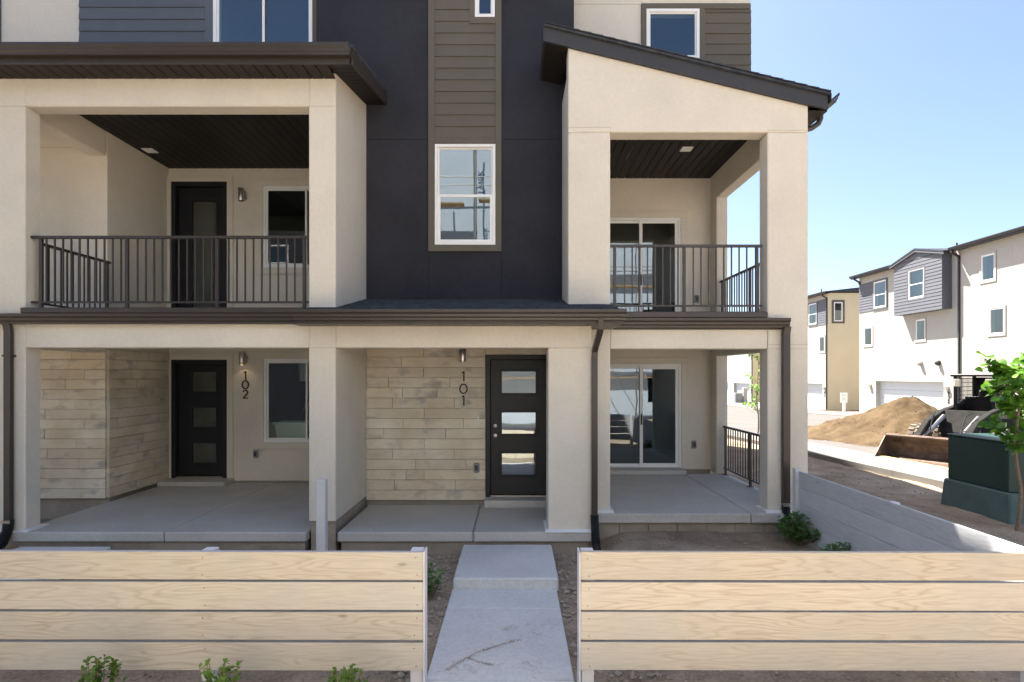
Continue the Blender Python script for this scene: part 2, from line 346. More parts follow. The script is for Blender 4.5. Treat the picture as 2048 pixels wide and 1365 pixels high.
def strip(name, xa, xb, y0, y1, h, mat, step=1.5, kind="structure", thick=.2, parent=None):
    """strip along y with edges xa(y), xb(y), raised h above the ground"""
    n = max(2, int((y1-y0)/step)); mb = MB()
    for i in range(n+1):
        y = y0 + (y1-y0)*i/n; a, b = xa(y), xb(y)
        za, zb = gz(a, y)+h, gz(b, y)+h
        mb.v += [(a,y,za), (b,y,zb), (b,y,zb-thick), (a,y,za-thick)]
    for i in range(n):
        for k in range(4): mb.f.append((i*4+k, i*4+(k+1) % 4, i*4+4+(k+1) % 4, i*4+4+k))
    mb.f += [(3,2,1,0), tuple(n*4+k for k in range(4))]
    o = mb.build(name, mat, parent)
    if kind and not parent: tag(o, kind=kind)
    return o
sw_a = lambda y: 8.15 - .105*(y-8); sw_b = lambda y: 9.55 - .105*(y-8)
strip("road", lambda y: sw_b(y)+.02, lambda y: 19.0, 2, 110, .006, m_road, .8)
strip("driveway_apron", lambda y: 19.01, lambda y: 26, 2, 110, .05, m_side, .8)
swk = empty("sidewalk", (8.5, 12, 0)); tag(swk, kind="structure")
for i in range(26):
    y0 = 1 + i*1.52; strip("sidewalk_slab", sw_a, sw_b, y0, y0+1.51, .11, m_side, .5, None, parent=swk)
strip("kerb_paint", lambda y: sw_b(y)-.14, lambda y: sw_b(y)+.004, 9.5, 13.8, .115, m_yellow, .5, None, .1, parent=swk)

wk = empty("front_walk", (-.1, 5.5, 0)); tag(wk, kind="structure")
bx("landing_slab", -.645, .455, 5.89, 7.06, -.1, .130, m_walk, wk, .014)
bx("walk_slab", -.655, .435, 5.42, 5.90, -.1, .012, m_walk, wk, .006)
bx("walk_slab", -.655, .435, 4.15, 5.413, -.1, .011, m_walk, wk, .006)
bx("walk_slab", -.655, .435, 2.9, 4.143, -.1, .011, m_walk, wk, .006)
ct = empty("bounce_court", (0, -1.5, 0)); tag(ct, kind="structure")  # unseen pale paving, added and coloured to bounce warm sun onto the facade
for i in range(5):
    for j in range(3): bx("bounce_slab", -3+3*i, -3+3*i+2.99, -5.5+2.5*j, -5.5+2.5*j+2.49, -.1, .02, m_bounce, ct, .01)
tag(bx("dimming_ground", -18, -3.05, -5.5, 2.85, -.1, .03, m_dimming, None), kind="structure")  # unseen dark ground, added to dim the left end of the facade
nb = empty("neighbour_walk", (-5.5, 6, 0)); tag(nb, kind="structure")
bx("landing_slab", -6.15, -5.02, 5.9, 7.03, -.1, .115, m_walk, nb, .014)
bx("walk_slab", -6.15, -5.02, 3, 5.88, -.1, .01, m_walk, nb, .01)

# ------------------------------------------------------------------ the townhouse
TH = empty("townhouse", (-1.5, 9, 0), "cream and charcoal three storey townhouse with balconies and doors 101 and 102", "townhouse")
YF, YR = 7.15, 7.65          # front planes of the left and right halves
YT, YB = 8.62, 10.36         # tower wall and porch back wall
YB2, Y3, Y3R = 10.85, 8.75, 9.20
CEIL = 6.03
def S(name, *a, mat=m_stucco, bevel=.012): return bx(name, *a, mat, TH, bevel)

def window(mp, a0, a1, z0, z1, d, kind, par=TH, fm=m_white, gm=m_glass, fw=.045, room=2.5, roommat=m_room, name="window"):
    """framed window: frame mesh with panes (and sash rails) as its sub-parts; a = along the wall, d = wall face, depth inward"""
    lo, hi = min(a0,a1), max(a0,a1); panes = []; mb = MB()
    mb.panel(lo, hi, d-.015, d+.07, z0, z1, [(lo+fw, hi-fw, z0+fw, z1-fw)], mp)
    f = mb.build(name, fm, par, .004)
    L, H, B, T = lo+fw, hi-fw, z0+fw, z1-fw
    def sash(l, h, b, t, dd, w=.035):
        s = MB(); s.panel(l, h, dd, dd+.03, b, t, [(l+w, h-w, b+w, t-w)], mp); s.build("sash", fm, f, .003)
        g = MB(); g.add([mp(l+w, dd+.012, b+w), mp(h-w, dd+.012, b+w), mp(h-w, dd+.012, t-w), mp(l+w, dd+.012, t-w)], [(0,1,2,3)]); g.build("pane", gm, f)
    if kind == 'hung':
        m = B + (T-B)*.49; sash(L, H, m-.02, T, d+.035, .022); sash(L, H, B, m+.02, d+.003, .04)
    elif kind == 'slide':
        c = (L+H)/2; sash(L, c+.02, B, T, d+.003, .035); sash(c-.02, H, B, T, d+.036, .025)
    elif kind == 'slider':
        c = (L+H)/2; sash(L, c+.03, B, T, d+.036, .05); sash(c-.03, H, B, T, d+.003, .06)
    else: sash(L, H, B, T, d+.01, .02)
    if room:
        r = MB(); e = .25; q = d + .26
        P = lambda a, dd, z: mp(a, dd, z)
        l, h, b, t, k = lo-e, hi+e, z0-(.02 if kind == 'slider' else e), z1+e, q+room
        v = [P(l,q,b),P(h,q,b),P(h,q,t),P(l,q,t),P(l,k,b),P(h,k,b),P(h,k,t),P(l,k,t)]
        r.add(v, [(0,1,5,4),(1,2,6,5),(2,3,7,6),(3,0,4,7),(4,5,6,7)])
        r.build("room", roommat, f)
    return f
ID = lambda a, d, z: (a, d, z)
def trim(a0, a1, z0, z1, w, d0, d1, mat, mp=ID, par=TH, sides='lrtb', name="trim_board"):
    """four separate casing boards round an opening"""
    def b(p, q, r, t):
        mb = MB(); mb.panel(p, q, d0, d1, r, t, (), mp); mb.build(name, mat, par, .004)
    if 't' in sides: b(a0-w, a1+w, z1, z1+w)
    if 'b' in sides: b(a0-w, a1+w, z0-w, z0)
    if 'l' in sides: b(a0-w, a0, z0, z1)
    if 'r' in sides: b(a1, a1+w, z0, z1)
def siding(a0, a1, z0, z1, d, mat, par, mp=ID, exp=.178, first=None, skip=None, name="siding_board"):
    """lap boards, each an object: thin at the top, proud at the bottom"""
    z = first if first is not None else z0
    while z < z1 - .02:
        t = min(z+exp+.012, z1)
        zb = max(z, z0); spans = [(a0, a1, zb, t)]
        if skip and z+exp > skip[2] and z < skip[3]:           # notch the board round the opening
            lo = max(zb, skip[2]); hi = min(t, skip[3]); spans = [(a0, skip[0], lo, hi), (skip[1], a1, lo, hi)]
            if lo > zb + .01: spans.append((a0, a1, zb, lo))
            if hi < t - .015: spans.append((a0, a1, hi, t))
        for p, q, zl, zh in spans:
            if q - p < .02 or zh - zl < .012: continue
            fb = lambda zz: d - .030 + .018*(zz-zb)/max(.02, t-zb)
            v = [(p,fb(zl),zl),(q,fb(zl),zl),(q,fb(zh),zh),(p,fb(zh),zh),(p,d,zl),(q,d,zl),(q,d,zh),(p,d,zh)]
            mb = MB(); mb.add([mp(*k) for k in v], [(0,1,2,3),(4,7,6,5),(0,4,5,1),(3,2,6,7),(0,3,7,4),(1,5,6,2)]); mb.build(name, mat, par)
        z += exp

# --- porch slabs and foundations
slab = bx("porch_slab", -6.33, UX(327,7.1)-.004, 7.1, YB, .145, .271, m_conc, TH, .015)
bx("porch_slab", UX(327,7.1)+.004, -2.625, 7.1, YB, .145, .271, m_conc, TH, .015)
bx("porch_slab", -2.235, UX(946,7.1)-.004, 7.1, YT, .145, .271, m_conc, TH, .015)
bx("porch_slab", UX(946,7.1)+.004, .985, 7.1, YT, .145, .271, m_conc, TH, .015)
bx("porch_slab", 1.09, UX(1503,7.55)-.004, 7.55, YB2, .26, .393, m_conc, TH, .015)
bx("porch_slab", UX(1503,7.55)+.004, 3.99, 7.55, 10.6, .26, .393, m_conc, TH, .015)
bx("foundation", -6.3, -2.66, 7.16, 10.6, -.3, .144, m_found, TH)
bx("foundation", -2.60, -2.28, 7.19, 10.6, -.3, .388, m_found, TH, .01)
bx("foundation", -2.2, .93, 7.16, 8.6, -.3, .144, m_found, TH)
x = 1.12
for w in (.29, .39, .39, .39, .39, .39, .39, .2):
    if x + w > 3.97: w = 3.97 - x
    bx("foundation_block", x, x+w-.006, 7.615, 7.8, -.25, .258, m_found, TH, .006); x += w
bx("foundation", 1.12, 3.95, 7.8, 10.9, -.3, .256, m_found, TH)
bx("foundation", -12, -6.35, 8.84, 9.0, -.3, .345, m_found, TH, .006)
bx("foundation", -6.6, -6.40, 9.0, YB, -.3, .32, m_found, TH, .006)
bx("foundation", -2.27, -.44, YT+.035, YT+.2, .2, .345, m_found, TH, .006)
bx("foundation", -6.35, -2.61, YB+.02, YB+.2, .2, .31, m_found, TH, .006)
bx("foundation", .95, 3.76, YB2+.02, YB2+.2, .3, .435, m_found, TH, .006)
# door steps
bx("door_step", UX(322,10.1), UX(455,10.1), 9.98, YB, .272, .355, m_conc, TH, .012)
bx("door_step", -.46, .62, 8.36, YT, .272, .385, m_conc, TH, .012)
bx("door_step", 1.4, UX(1372,10.5), 10.45, YB2, .394, .475, m_conc, TH, .012)

# --- left half: columns, beams, walls
S("column", -6.75, -6.2, YF, YF+.24, .275, CEIL-.02)
S("beam", -6.2, -2.61, YF, YF+.24, 2.592, 2.93); S("beam", -6.2, -2.61, YF, YF+.24, 5.648, CEIL-.02)
for i in range(2): S("beam", -6.62, -6.35, YF+.24, 8.77, (2.592, 5.645)[i], (2.93, CEIL)[i])
mb = MB(); mb.prism([(YF,.39),(10.5,.39),(10.5,6.8),(8.7,6.50),(YF,6.07)], 'x', -2.61, -2.27); mb.build("dividing_wall", m_stucco, TH, .012)
hw = (-6.35, -2.61)
W102 = (UX(528,YB), UX(528,YB)+1.55, VZ(885,YB), VZ(718,YB)); W102U = (UX(527,YB), UX(527,YB)+1.55, VZ(536,YB), VZ(373,YB))
D102 = (UX(343,YB), UX(455,YB), .355, VZ(720,YB)); D102U = (UX(343,YB), UX(455,YB), 3.22, VZ(364,YB))
mb = MB(); mb.panel(hw[0], hw[1], YB, YB+.22, .31, 6.12, [W102, W102U, D102, D102U]); mb.build("wall", m_stucco, TH)
mb = MB(); mb.panel(-12, -6.35, 8.80, 9.0, .345, 6.3); mb.build("wall", m_stucco, TH)
S("wall", -6.62, -6.36, 9.0, YB+.2, .33, 6.1)
bx("balcony_floor", -6.2, -2.62, 7.12, YB, 2.935, 3.08, m_conc, TH, .005); bx("balcony_floor", -12, -6.2, 7.4, 8.79, 2.935, 3.08, m_conc, TH)
bx("porch_ceiling", -6.34, -2.62, YF+.24, YB, 2.90, 2.932, m_stucco, TH)
window(ID, *W102, YB, 'slide', gm=m_glassl); window(ID, *W102U, YB, 'slide', gm=m_glassl)
trim(*W102, .12, YB-.028, YB, m_stucco); trim(*W102U, .12, YB-.028, YB, m_stucco)
trim(D102[0], D102[1], D102[2], D102[3], .11, YB-.028, YB, m_stucco, sides='lrt'); trim(D102U[0], D102U[1], D102U[2], D102U[3], .11, YB-.028, YB, m_stucco, sides='lrt')

def door(x0, x1, z0, z1, y, lights, mat, recess=.06, knob='l', gm=m_glassd):
    j = .075
    d = MB(); d.panel(x0, x1, y-.012, y+.16, z0, z1, [(x0+j, x1-j, z0-.1, z1-j)]); fr = d.build("door_frame", mat, TH, .004)
    X0, X1, Z0, Z1 = x0+j+.004, x1-j-.004, z0+.035, z1-j-.004
    W, H = X1-X0, Z1-Z0
    holes = [(X0+W*a, X0+W*b, Z0+H*c, Z0+H*e) for a, b, c, e in lights]
    s = MB(); s.panel(X0, X1, y+recess, y+recess+.045, Z0, Z1, holes); leaf = s.build("door_leaf", mat, fr, .003)
    for h in holes:
        t = .03
        f = MB(); f.panel(h[0]-t, h[1]+t, y+recess-.012, y+recess-.0005, h[2]-t, h[3]+t, [(h[0]+.004, h[1]-.004, h[2]+.004, h[3]-.004)]); f.build("light_frame", mat, fr, .004)
        g = MB(); g.add([(h[0],y+recess+.02,h[2]),(h[1],y+recess+.02,h[2]),(h[1],y+recess+.02,h[3]),(h[0],y+recess+.02,h[3])], [(0,1,2,3)]); g.build("pane", gm, fr)
    bx("threshold", x0+j, x1-j, y-.01, y+.16, z0, z0+.03, m_steel, fr, .004)
    if knob:
        kx = X0+.07 if knob == 'l' else X1-.07; kz = z0+.93
        for dz, rr, ln in ((.15, .028, .03), (0, .03, .055)):
            k = MB(); k.tube([(kx,y+recess,kz+dz),(kx,y+recess-.012,kz+dz),(kx,y+recess-.014,kz+dz),(kx,y+recess-ln,kz+dz),(kx,y+recess-ln-.008,kz+dz)], [rr,rr,rr*.6,rr*.85,rr*.5], 14); k.build("door_knob" if dz == 0 else "deadbolt", m_steel, fr, 0, True)
    r = MB(); q = y+.24; l, h, b, t, k = x0-.3, x1+.3, z0, z1+.2, q+2.6
    r.add([(l,q,b),(h,q,b),(h,q,t),(l,q,t),(l,k,b),(h,k,b),(h,k,t),(l,k,t)], [(0,1,5,4),(1,2,6,5),(2,3,7,6),(3,0,4,7),(4,5,6,7)]); r.build("room", m_room, fr)
    return fr
L3 = [(.30,.77,.115,.305),(.30,.77,.435,.625),(.30,.77,.755,.945)]
def inv(lst): return [(a,b,1-e+0,1-c+0) for a,b,c,e in lst][::-1]
L101 = [(.22,.80,.155,.325),(.22,.80,.46,.63),(.22,.80,.762,.93)]
door(*D102[:2], D102[2], D102[3], YB, [(.27,.80,.11,.29),(.27,.80,.43,.61),(.27,.80,.75,.93)], m_doorn, .10, None)
door(*D102U[:2], D102U[2], D102U[3], YB, [(.27,.80,.08,.90)], m_doorn, .10, None)

# --- centre: tower and the entry porch of 101
D101 = (-.45, .60, .385, VZ(710,YT))
mb = MB(); mb.panel(-2.27, .72, YT+.03, YT+.23, .345, 3.0, [D101]); mb.build("wall", m_stucco, TH)
TW = (UX(870,YT), UX(991,YT), VZ(491,YT), VZ(290,YT))
TS = (UX(950,YT), UX(990,YT), VZ(37,YT), VZ(37,YT)+.75)
mb = MB(); mb.panel(-2.27, .72, YT, YT+.22, 3.0, 6.45, [TW]); mb.build("tower_wall", m_dark, TH)
mb = MB(); mb.panel(-3.03, .90, YT, YT+.22, 6.45, 8.9, [TS]); mb.build("tower_wall", m_dark, TH)
window(ID, *TW, YT-.02, 'hung', room=3); window(ID, *TS, YT-.02, 'fixed')
ox0, ox1 = UX(857,YT), UX(1003,YT)
for a in ((ox0, TW[0], TW[2], 8.88), (TW[1], ox1, TW[2], 8.88), (ox0, ox1, VZ(504,YT), TW[2]), (TW[0], TW[1], TW[3], VZ(278,YT))):
    bx("trim_board", a[0], a[1], YT-.04, YT-.001, a[2], a[3], m_olive, TH, .003)
sd = empty("siding_panel", (-.8, YT, 7.5), parent=TH)
siding(TW[0], TW[1], VZ(278,YT), 8.88, YT, m_olive, sd, skip=(UX(939,YT), 0.5, VZ(50,YT), 9.5))
bx("trim_board", UX(939,YT), TW[1], YT-.037, YT-.001, VZ(50,YT), TS[2], m_olive, TH, .003); bx("trim_board", UX(939,YT), TS[0], YT-.037, YT-.001, TS[2], 8.88, m_olive, TH, .003)
for zz in (VZ(279,YT),):
    bx("control_joint", -2.26, ox0-.02, YT-.003, YT+.01, zz-.004, zz+.004, m_djoint, TH); bx("control_joint", ox1+.02, .71, YT-.003, YT+.01, zz-.004, zz+.004, m_djoint, TH)
for xx in (ox0, ox1): bx("control_joint", xx-.004, xx+.004, YT-.003, YT+.01, 3.1, VZ(506,YT), m_djoint, TH)
# cladding planks, course by course with the joints of the photograph
ck = empty("cladding", (-1.4, YT, 1.5), parent=TH)
jx = lambda c: UX(700 + c/4.014, YT)
rows = [[590],[415],[590],[310,803],[424,700],[342,838],[597],[430,913],[275,770],[597],[342,838],[527,932],[452,597],[358,848],[604]]
ztop = VZ(680+58/4.014, YT); pitch = .1560; zb0 = VZ(680+1287/4.014, YT)
for i, js in enumerate(reversed(rows)):
    z0 = zb0 + i*pitch; xs_ = [-2.268] + [jx(c) for c in js] + [-.452]
    if z0 + pitch > 2.57: z1 = z0+pitch
    for a, b in zip(xs_, xs_[1:]):
        d = random.uniform(0, .011); bx("cladding_plank", a+.002, b-.002, YT-.012-d, YT+.029, z0+.002, z0+pitch-.0025, m_clad, ck, .003)
z0 = zb0 + 15*pitch
for a, b in ((-2.268, -1.2), (-1.2, .2), (.2,.71)): bx("cladding_plank", a+.001, b-.001, YT-.013, YT+.029, z0+.001, z0+.12, m_clad, ck, .003)
bx("cladding_plank", -.449, .70, YT-.012, YT+.029, D101[3]+.003, z0-.002, m_clad, ck, .003)
door(*D101[:2], D101[2], D101[3], YT-.005, [(.185,.775,.14,.305),(.185,.775,.447,.61),(.185,.775,.752,.915)], m_door, .05, 'l')
# left cladding on the neighbouring bay: front and return
ck2 = empty("cladding", (-6.5, 8.8, 1.5), parent=TH)
jl = lambda c: UX(c/2.626, 8.77)
rowsL = [[375],[],[445],[345],[232],[398],[238],[447],[236],[402],[252],[420],[240],[400],[]]
zL = VZ(600+1043/2.626, 8.77)
for i, js in enumerate(reversed(rowsL)):
    z0 = zL + i*.154; xs_ = ([-11.9, -10.75, -9.6, -8.5, -7.55] if i % 2 else [-11.9, -11.3, -10.1, -9.0, -7.85]) + [jl(c) for c in js] + [-6.352]
    for a, b in zip(xs_, xs_[1:]):
        if b-a < .03: continue
        d = random.uniform(0, .011); bx("cladding_plank", a+.002, b-.002, 8.765-d, 8.799, z0+.002, z0+.1515, m_clad, ck2, .003)
    ya = [8.801] + sorted(random.sample([9.0,9.15,9.3,9.45,9.6,9.75,9.9,10.05,10.2], 1 + i % 2)) + [YB-.03]
    for a, b in zip(ya, ya[1:]):
        d = random.uniform(0, .011); bx("cladding_plank", -6.359, -6.325+d, a+.002, b-.002, z0+.002, z0+.1515, m_clad, ck2, .003)
# entry porch 101
S("beam", -2.27, .97, YF, YF+.24, 2.592, 2.88); S("column", .42, .97, YF, YF+.45, .275, 2.592)
S("beam", .73, .97, YF+.24, 8.6, 2.592, 2.88)
bx("porch_ceiling", -2.26, .72, YF+.24, YT, 2.83, 2.86, m_black, TH)
# --- right half
S("column", .72, 1.29, YR, YR+.26, .395, 5.533); S("column", 3.42, 3.97, YR, YR+.26, .395, 5.533)
S("beam", 1.29, 3.42, YR, YR+.26, 2.60, 2.93)
rz = lambda x: 6.96 - .2416*(x-.38)          # top of the lean-to roof
mb = MB(); mb.prism([(.72,5.535),(3.97,5.535),(3.97,rz(3.97)-.16),(.72,rz(.72)-.16)], 'y', YR, YR+.26); mb.build("gable_wall", m_stucco, TH, .012)
S("beam", 3.76, 3.97, YR+.26, 10.55, 2.60, 2.93); S("beam", 3.76, 3.97, YR+.26, 10.55, 5.56, 6.09)
S("wall", 3.76, 3.97, 10.55, 20, .40, 6.115)
S("wall", .72, .95, YR+.26, YB2, .40, 6.4)
SL = (UX(1362,YB2)-1.52, UX(1362,YB2), VZ(938,YB2), VZ(728,YB2)); SLU = (UX(1361,YB2)-1.52, UX(1361,YB2), 3.12, VZ(436,YB2))
mb = MB(); mb.panel(.95, 3.76, YB2, YB2+.22, .435, 6.1, [SL, SLU]); mb.build("wall", m_stucco, TH)
for q in (SL, SLU):
    window(ID, *q, YB2, 'slider', room=4, name="sliding_door"); trim(*q, .12, YB2-.028, YB2, m_stucco, sides='lrt')
    hx = (q[0]+q[1])/2
    bx("door_handle", hx-.012, hx+.012, YB2-.04, YB2+.0, q[2]+.85, q[2]+1.05, m_rubber, TH, .004)
bx("balcony_floor", .96, 3.76, YR+.02, YB2, 2.935, 3.08, m_conc, TH); bx("porch_ceiling", .96, 3.75, YR+.26, YB2, 2.90, 2.932, m_stucco, TH)
# third floor
W3 = (UX(428,Y3), UX(626,Y3), 6.55, 8.45)
mb = MB(); mb.panel(-12, -3.03, Y3, Y3+.22, 6.30, 10.4, [W3]); mb.build("wall", m_stucco, TH)
window(ID, *W3, Y3-.02, 'slide', fw=.05, room=3)
sd = empty("siding_panel", (-5.7, Y3, 7.5), parent=TH); siding(UX(160,Y3), UX(412,Y3), 6.4, 8.9, Y3, m_grey, sd, exp=.185, first=VZ(87,Y3)-.37-.01)
bx("trim_board", UX(412,Y3), W3[0], Y3-.036, Y3-.001, 6.4, 8.9, m_grey, TH, .003)
bx("trim_board", W3[1], -3.032, Y3-.036, Y3-.001, 6.4, 8.9, m_olive, TH, .003)
bx("siding_corner", UX(0,Y3)-.3, UX(3,Y3), Y3-.03, Y3-.001, 6.4, 8.9, m_grey, TH, .003)
W3R = (UX(1292,Y3R), UX(1398,Y3R), VZ(120,Y3R), VZ(20,Y3R))
mb = MB(); mb.panel(.90, UX(1500,Y3R), Y3R, Y3R+.22, 6.12, 9.2, [W3R]); mb.build("wall", m_stucco, TH)
window(ID, *W3R, Y3R-.02, 'fixed', room=3, fw=.05)
xr = UX(1500, Y3R)
for a in ((UX(1282,Y3R), W3R[0], W3R[2]-.9, W3R[3]), (W3R[1], UX(1409,Y3R), W3R[2]-.9, W3R[3]), (UX(1282,Y3R), xr, W3R[3], VZ(9.5,Y3R)), (W3R[0], W3R[1], W3R[2]-.1, W3R[2])):
    bx("trim_board", a[0], a[1], Y3R-.036, Y3R-.001, a[2], a[3], m_olive, TH, .003)
sd = empty("siding_panel", (3.4, Y3R, 7.5), parent=TH); siding(UX(1409,Y3R), xr+.01, 6.3, W3R[3], Y3R, m_olive, sd, exp=.17, first=W3R[3]-.17*11-.06)
bx("control_joint", .92, UX(1282,Y3R)-.01, Y3R-.003, Y3R+.01, VZ(9,Y3R)-.004, VZ(9,Y3R)+.004, m_joint, TH)
bx("wall", xr-.22, xr, Y3R+.22, 20, 6.12, 9.2, m_stucco, TH)
bx("added_shade_mass", -3.0, 3.9, 12.5, 20, 9.06, 10.5, m_stucco, TH); bx("roof", -3.03, 4.1, 12.3, 20.3, 10.51, 10.7, m_shing, TH)  # unseen raised mass and roof, added to throw shade on the right-hand dirt
# shell: end wall, back and flat tops (they carry the shade of the building)
bx("wall", -12.2, -12, 8.8, 20, 0, 10.4, m_stucco, TH); bx("wall", -12, 3.76, 20, 20.2, 0, 9.1, m_stucco, TH)
bx("roof", -12.3, -3.05, 8.4, 20.3, 10.4, 10.62, m_shing, TH); bx("roof", -3.04, .93, 8.42, 20.3, 8.9, 9.05, m_shing, TH); bx("added_shade_block", -3.03, .25, 8.43, 12.2, 9.051, 10.35, m_dark, TH); bx("roof", 1.01, 4.05, 8.95, 20.3, 9.2, 9.38, m_shing, TH)  # raised block over the tower is unseen, added to shade the front fences
bx("wall", -3.25, -3.041, 8.98, 20, 8.9, 10.39, m_stucco, TH)

# control joints on the stucco
def cj(x0, x1, y, z): bx("control_joint", x0, x1, y-.002, y+.01, z-.003, z+.003, m_joint, TH)
cj(-6.74, -6.2, YF, 5.648); cj(-2.6, -2.28, YF, 5.648); cj(-2.6,-2.28, YF, 2.592)
cj(.73, 1.29, YR, 5.60); cj(3.42, 3.96, YR, 5.56); cj(3.43, 3.96, YR, 2.66); cj(-7.5, -6.4, 8.80, VZ(294,8.77)); cj(3.42,3.96,YR,2.60)
bx("control_joint", 3.417, 3.423, YR-.002, YR+.01, 2.60, 2.92, m_joint, TH)

# --- roofs, soffits, gutters
GUT = [(0,0),(0,-.125),(-.075,-.125),(-.08,-.10),(-.095,-.085),(-.10,-.055),(-.118,-.035),(-.12,0),(-.108,0),(-.105,-.025),(-.06,-.11),(-.012,-.11),(-.012,0)]
def gutter(x0, x1, y, z, par=TH): mb = MB(); mb.prism([(y+p, z+q) for p, q in GUT], 'x', x0, x1); return mb.build("gutter", m_bronze, par)
def gutter_y(y0, y1, x, z, sgn, par=TH, mat=None): mb = MB(); mb.prism([(x-sgn*p, z+q) for p, q in GUT], 'y', y0, y1); return mb.build("gutter", mat or m_bronze, par)
# left main eave
bx("fascia", -12, -1.985, 6.78, 6.805, 5.985, 6.17, m_bronze, TH); gutter(-12, -1.965, 6.78, 6.175)
lroof = MB(); lroof.prism([(6.76,6.165),(8.74,6.575),(8.74,6.63),(6.76,6.205)], 'x', -12, -1.95); lroof.build("roof", m_shing, TH)
mb = MB(); mb.prism([(6.805,5.985),(8.61,6.36),(8.61,6.545),(6.805,6.165)], 'x', -1.975, -1.95); mb.build("fascia", m_bronze, TH)
sf = empty("soffit", (-5, 7, 6), parent=TH)
x = -2.262
while x > -7.2:
    bx("soffit_board", x-.148, x-.009, 6.806, YF, 5.993, 6.010, m_black, sf, .003); x -= .15
n = 12
for i in range(n):
    y0 = 6.81 + i*.15; y1 = y0+.139; f = lambda y: 5.99 + (y-6.81)*.2075
    mb = MB(); mb.prism([(y0,f(y0)),(y1,f(y1)),(y1,f(y1)+.02),(y0,f(y0)+.02)], 'x', -2.268, -1.978); mb.build("soffit_board", m_black, sf)
cl = empty("balcony_ceiling", (-4.5, 9, 6), parent=TH)
x = -2.63
while x > -6.34:
    bx("ceiling_board", max(-6.345, x-.148), x-.009, YF+.241, YB, 6.03, 6.05, m_black, cl, .004); x -= .15
cl2 = empty("balcony_ceiling", (2.4, 9, 6), parent=TH); x = 3.755
while x > .97:
    bx("ceiling_board", max(.955, x-.148), x-.009, YR+.262, YB2, 6.02, 6.04, m_black, cl2, .004); x -= .15
for (u, v, yy, zz) in ((300, 301, 9.0, 6.03), (1373, 298, 9.0, 6.02)):
    yv = (zz-CAM_Z)*FPX/(750-v); xv = UX(u, yv)
    g = MB(); g.panel(xv-.09, xv+.09, zz-.014, zz-.001, yv-.09, yv+.09, [(xv-.07,xv+.07,yv-.07+.035*k,yv-.07+.035*k+.02) for k in range(4)], lambda a, d, z: (a, z, d)); g.build("ceiling_vent", m_white, TH)
# entry porch roof with shingle courses
bx("fascia", -2.607, 1.30, 6.78, 6.80, 2.862, 3.02, m_bronze, TH); gutter(-2.63, 1.32, 6.78, 3.025); 
mb = MB(); mb.prism([(6.77,2.99),(YT,3.37),(YT,3.395),(6.77,3.015)], 'x', -2.60, 1.29); prf = mb.build("roof", m_shing, TH)
sh = MB(); k = 0; y = 6.74
while y < YT-.05:
    x = -2.6 - random.uniform(0,.2)
    while x < 1.29:
        w = random.choice((.13,.17,.22,.28)); a, b = max(x,-2.6), min(x+w-.004, 1.29)
        zA = 3.018 + (y-6.77)*.2054; t = .008 + random.uniform(0,.007)
        if b > a: sh.add([(a,y,zA),(b,y,zA),(b,y,zA+t),(a,y,zA+t),(a,y+.16,zA+.03),(b,y+.16,zA+.03),(b,y+.16,zA+.03+.004),(a,y+.16,zA+.034)], [(0,1,2,3),(3,2,6,7),(0,3,7,4),(1,5,6,2),(0,4,5,1)])
        x += w
    y += .125; k += 1
tag(sh.build("shingles", m_shing, prf, weld=False), kind="stuff")
sf = empty("soffit", (-.6, 7, 2.86), parent=TH); x = 1.29
while x > -2.6:
    bx("soffit_board", x-.198, x-.004, 6.80, YF-.001, 2.863, 2.88, m_bronze, sf, .003); x -= .2
bx("soffit_board", .972, 1.29, YF, YR-.005, 2.863, 2.88, m_bronze, sf); bx("fascia", 1.29, 1.305, 6.80, YR-.005, 2.862, 3.05, m_bronze, TH)
# balcony edges with gutters
gutter(-12, -2.64, 7.13, VZ(627,7.0)); bx("balcony_edge", UX(42,7.02), -2.64, 7.0, 7.149, 3.015, 3.085, m_bronze, TH, .01)
bx("fascia", -12, -2.64, 7.131, 7.148, 2.90, 3.0, m_bronze, TH)
gutter(1.325, UX(1583,7.5), 7.63, VZ(636,7.5)); bx("balcony_edge", 1.2, UX(1535,7.52), 7.50, 7.648, VZ(636,7.5)+.003, 3.09, m_bronze, TH, .01)
bx("fascia", 1.325, 3.6, 7.631, 7.648, 2.86, 2.99, m_bronze, TH)
# lean-to roof over the right balcony
def lean(x0, x1, off0, off1, y0, y1, name, mat):
    mb = MB(); mb.prism([(x0,rz(x0)+off0),(x1,rz(x1)+off0),(x1,rz(x1)+off1),(x0,rz(x0)+off1)], 'y', y0, y1); return mb.build(name, mat, TH)
lean(.38, 4.23, -.03, 0, 7.56, 9.19, "roof", m_shing)
lean(.38, 4.21, -.215, -.031, 7.60, 7.64, "fascia", m_fascia)
mb = MB(); mb.prism([(7.64,rz(.38)-.215),(YT-.01,rz(.38)-.215),(YT-.01,rz(.38)-.031),(7.64,rz(.38)-.031)], 'x', .38, .405); mb.build("fascia", m_fascia, TH)
sf = empty("soffit", (.55, 8, 6.7), parent=TH)
for i in range(7):
    y0 = 7.642 + i*.14
    if y0 + .136 < YT: lean(.407, .718, -.212, -.195, y0, y0+.136, "soffit_board", m_black); C.objects[-1].parent = None; o = C.objects[-1]; o.location = ORG[o]-ORG[sf]; o.parent = sf
for i in range(20):
    y0 = 7.642 + i*.15; bx("soffit_board", 3.972, 4.205, y0, y0+.146, rz(4.2)-.225, rz(4.2)-.21, m_black, sf, .003)
bx("fascia", 4.206, 4.225, 7.642, 10.6, rz(4.2)-.225, rz(4.23)-.033, m_fascia, TH)
gutter_y(7.56, 10.6, 4.226, rz(4.23)-.005, 1)
e = MB(); 
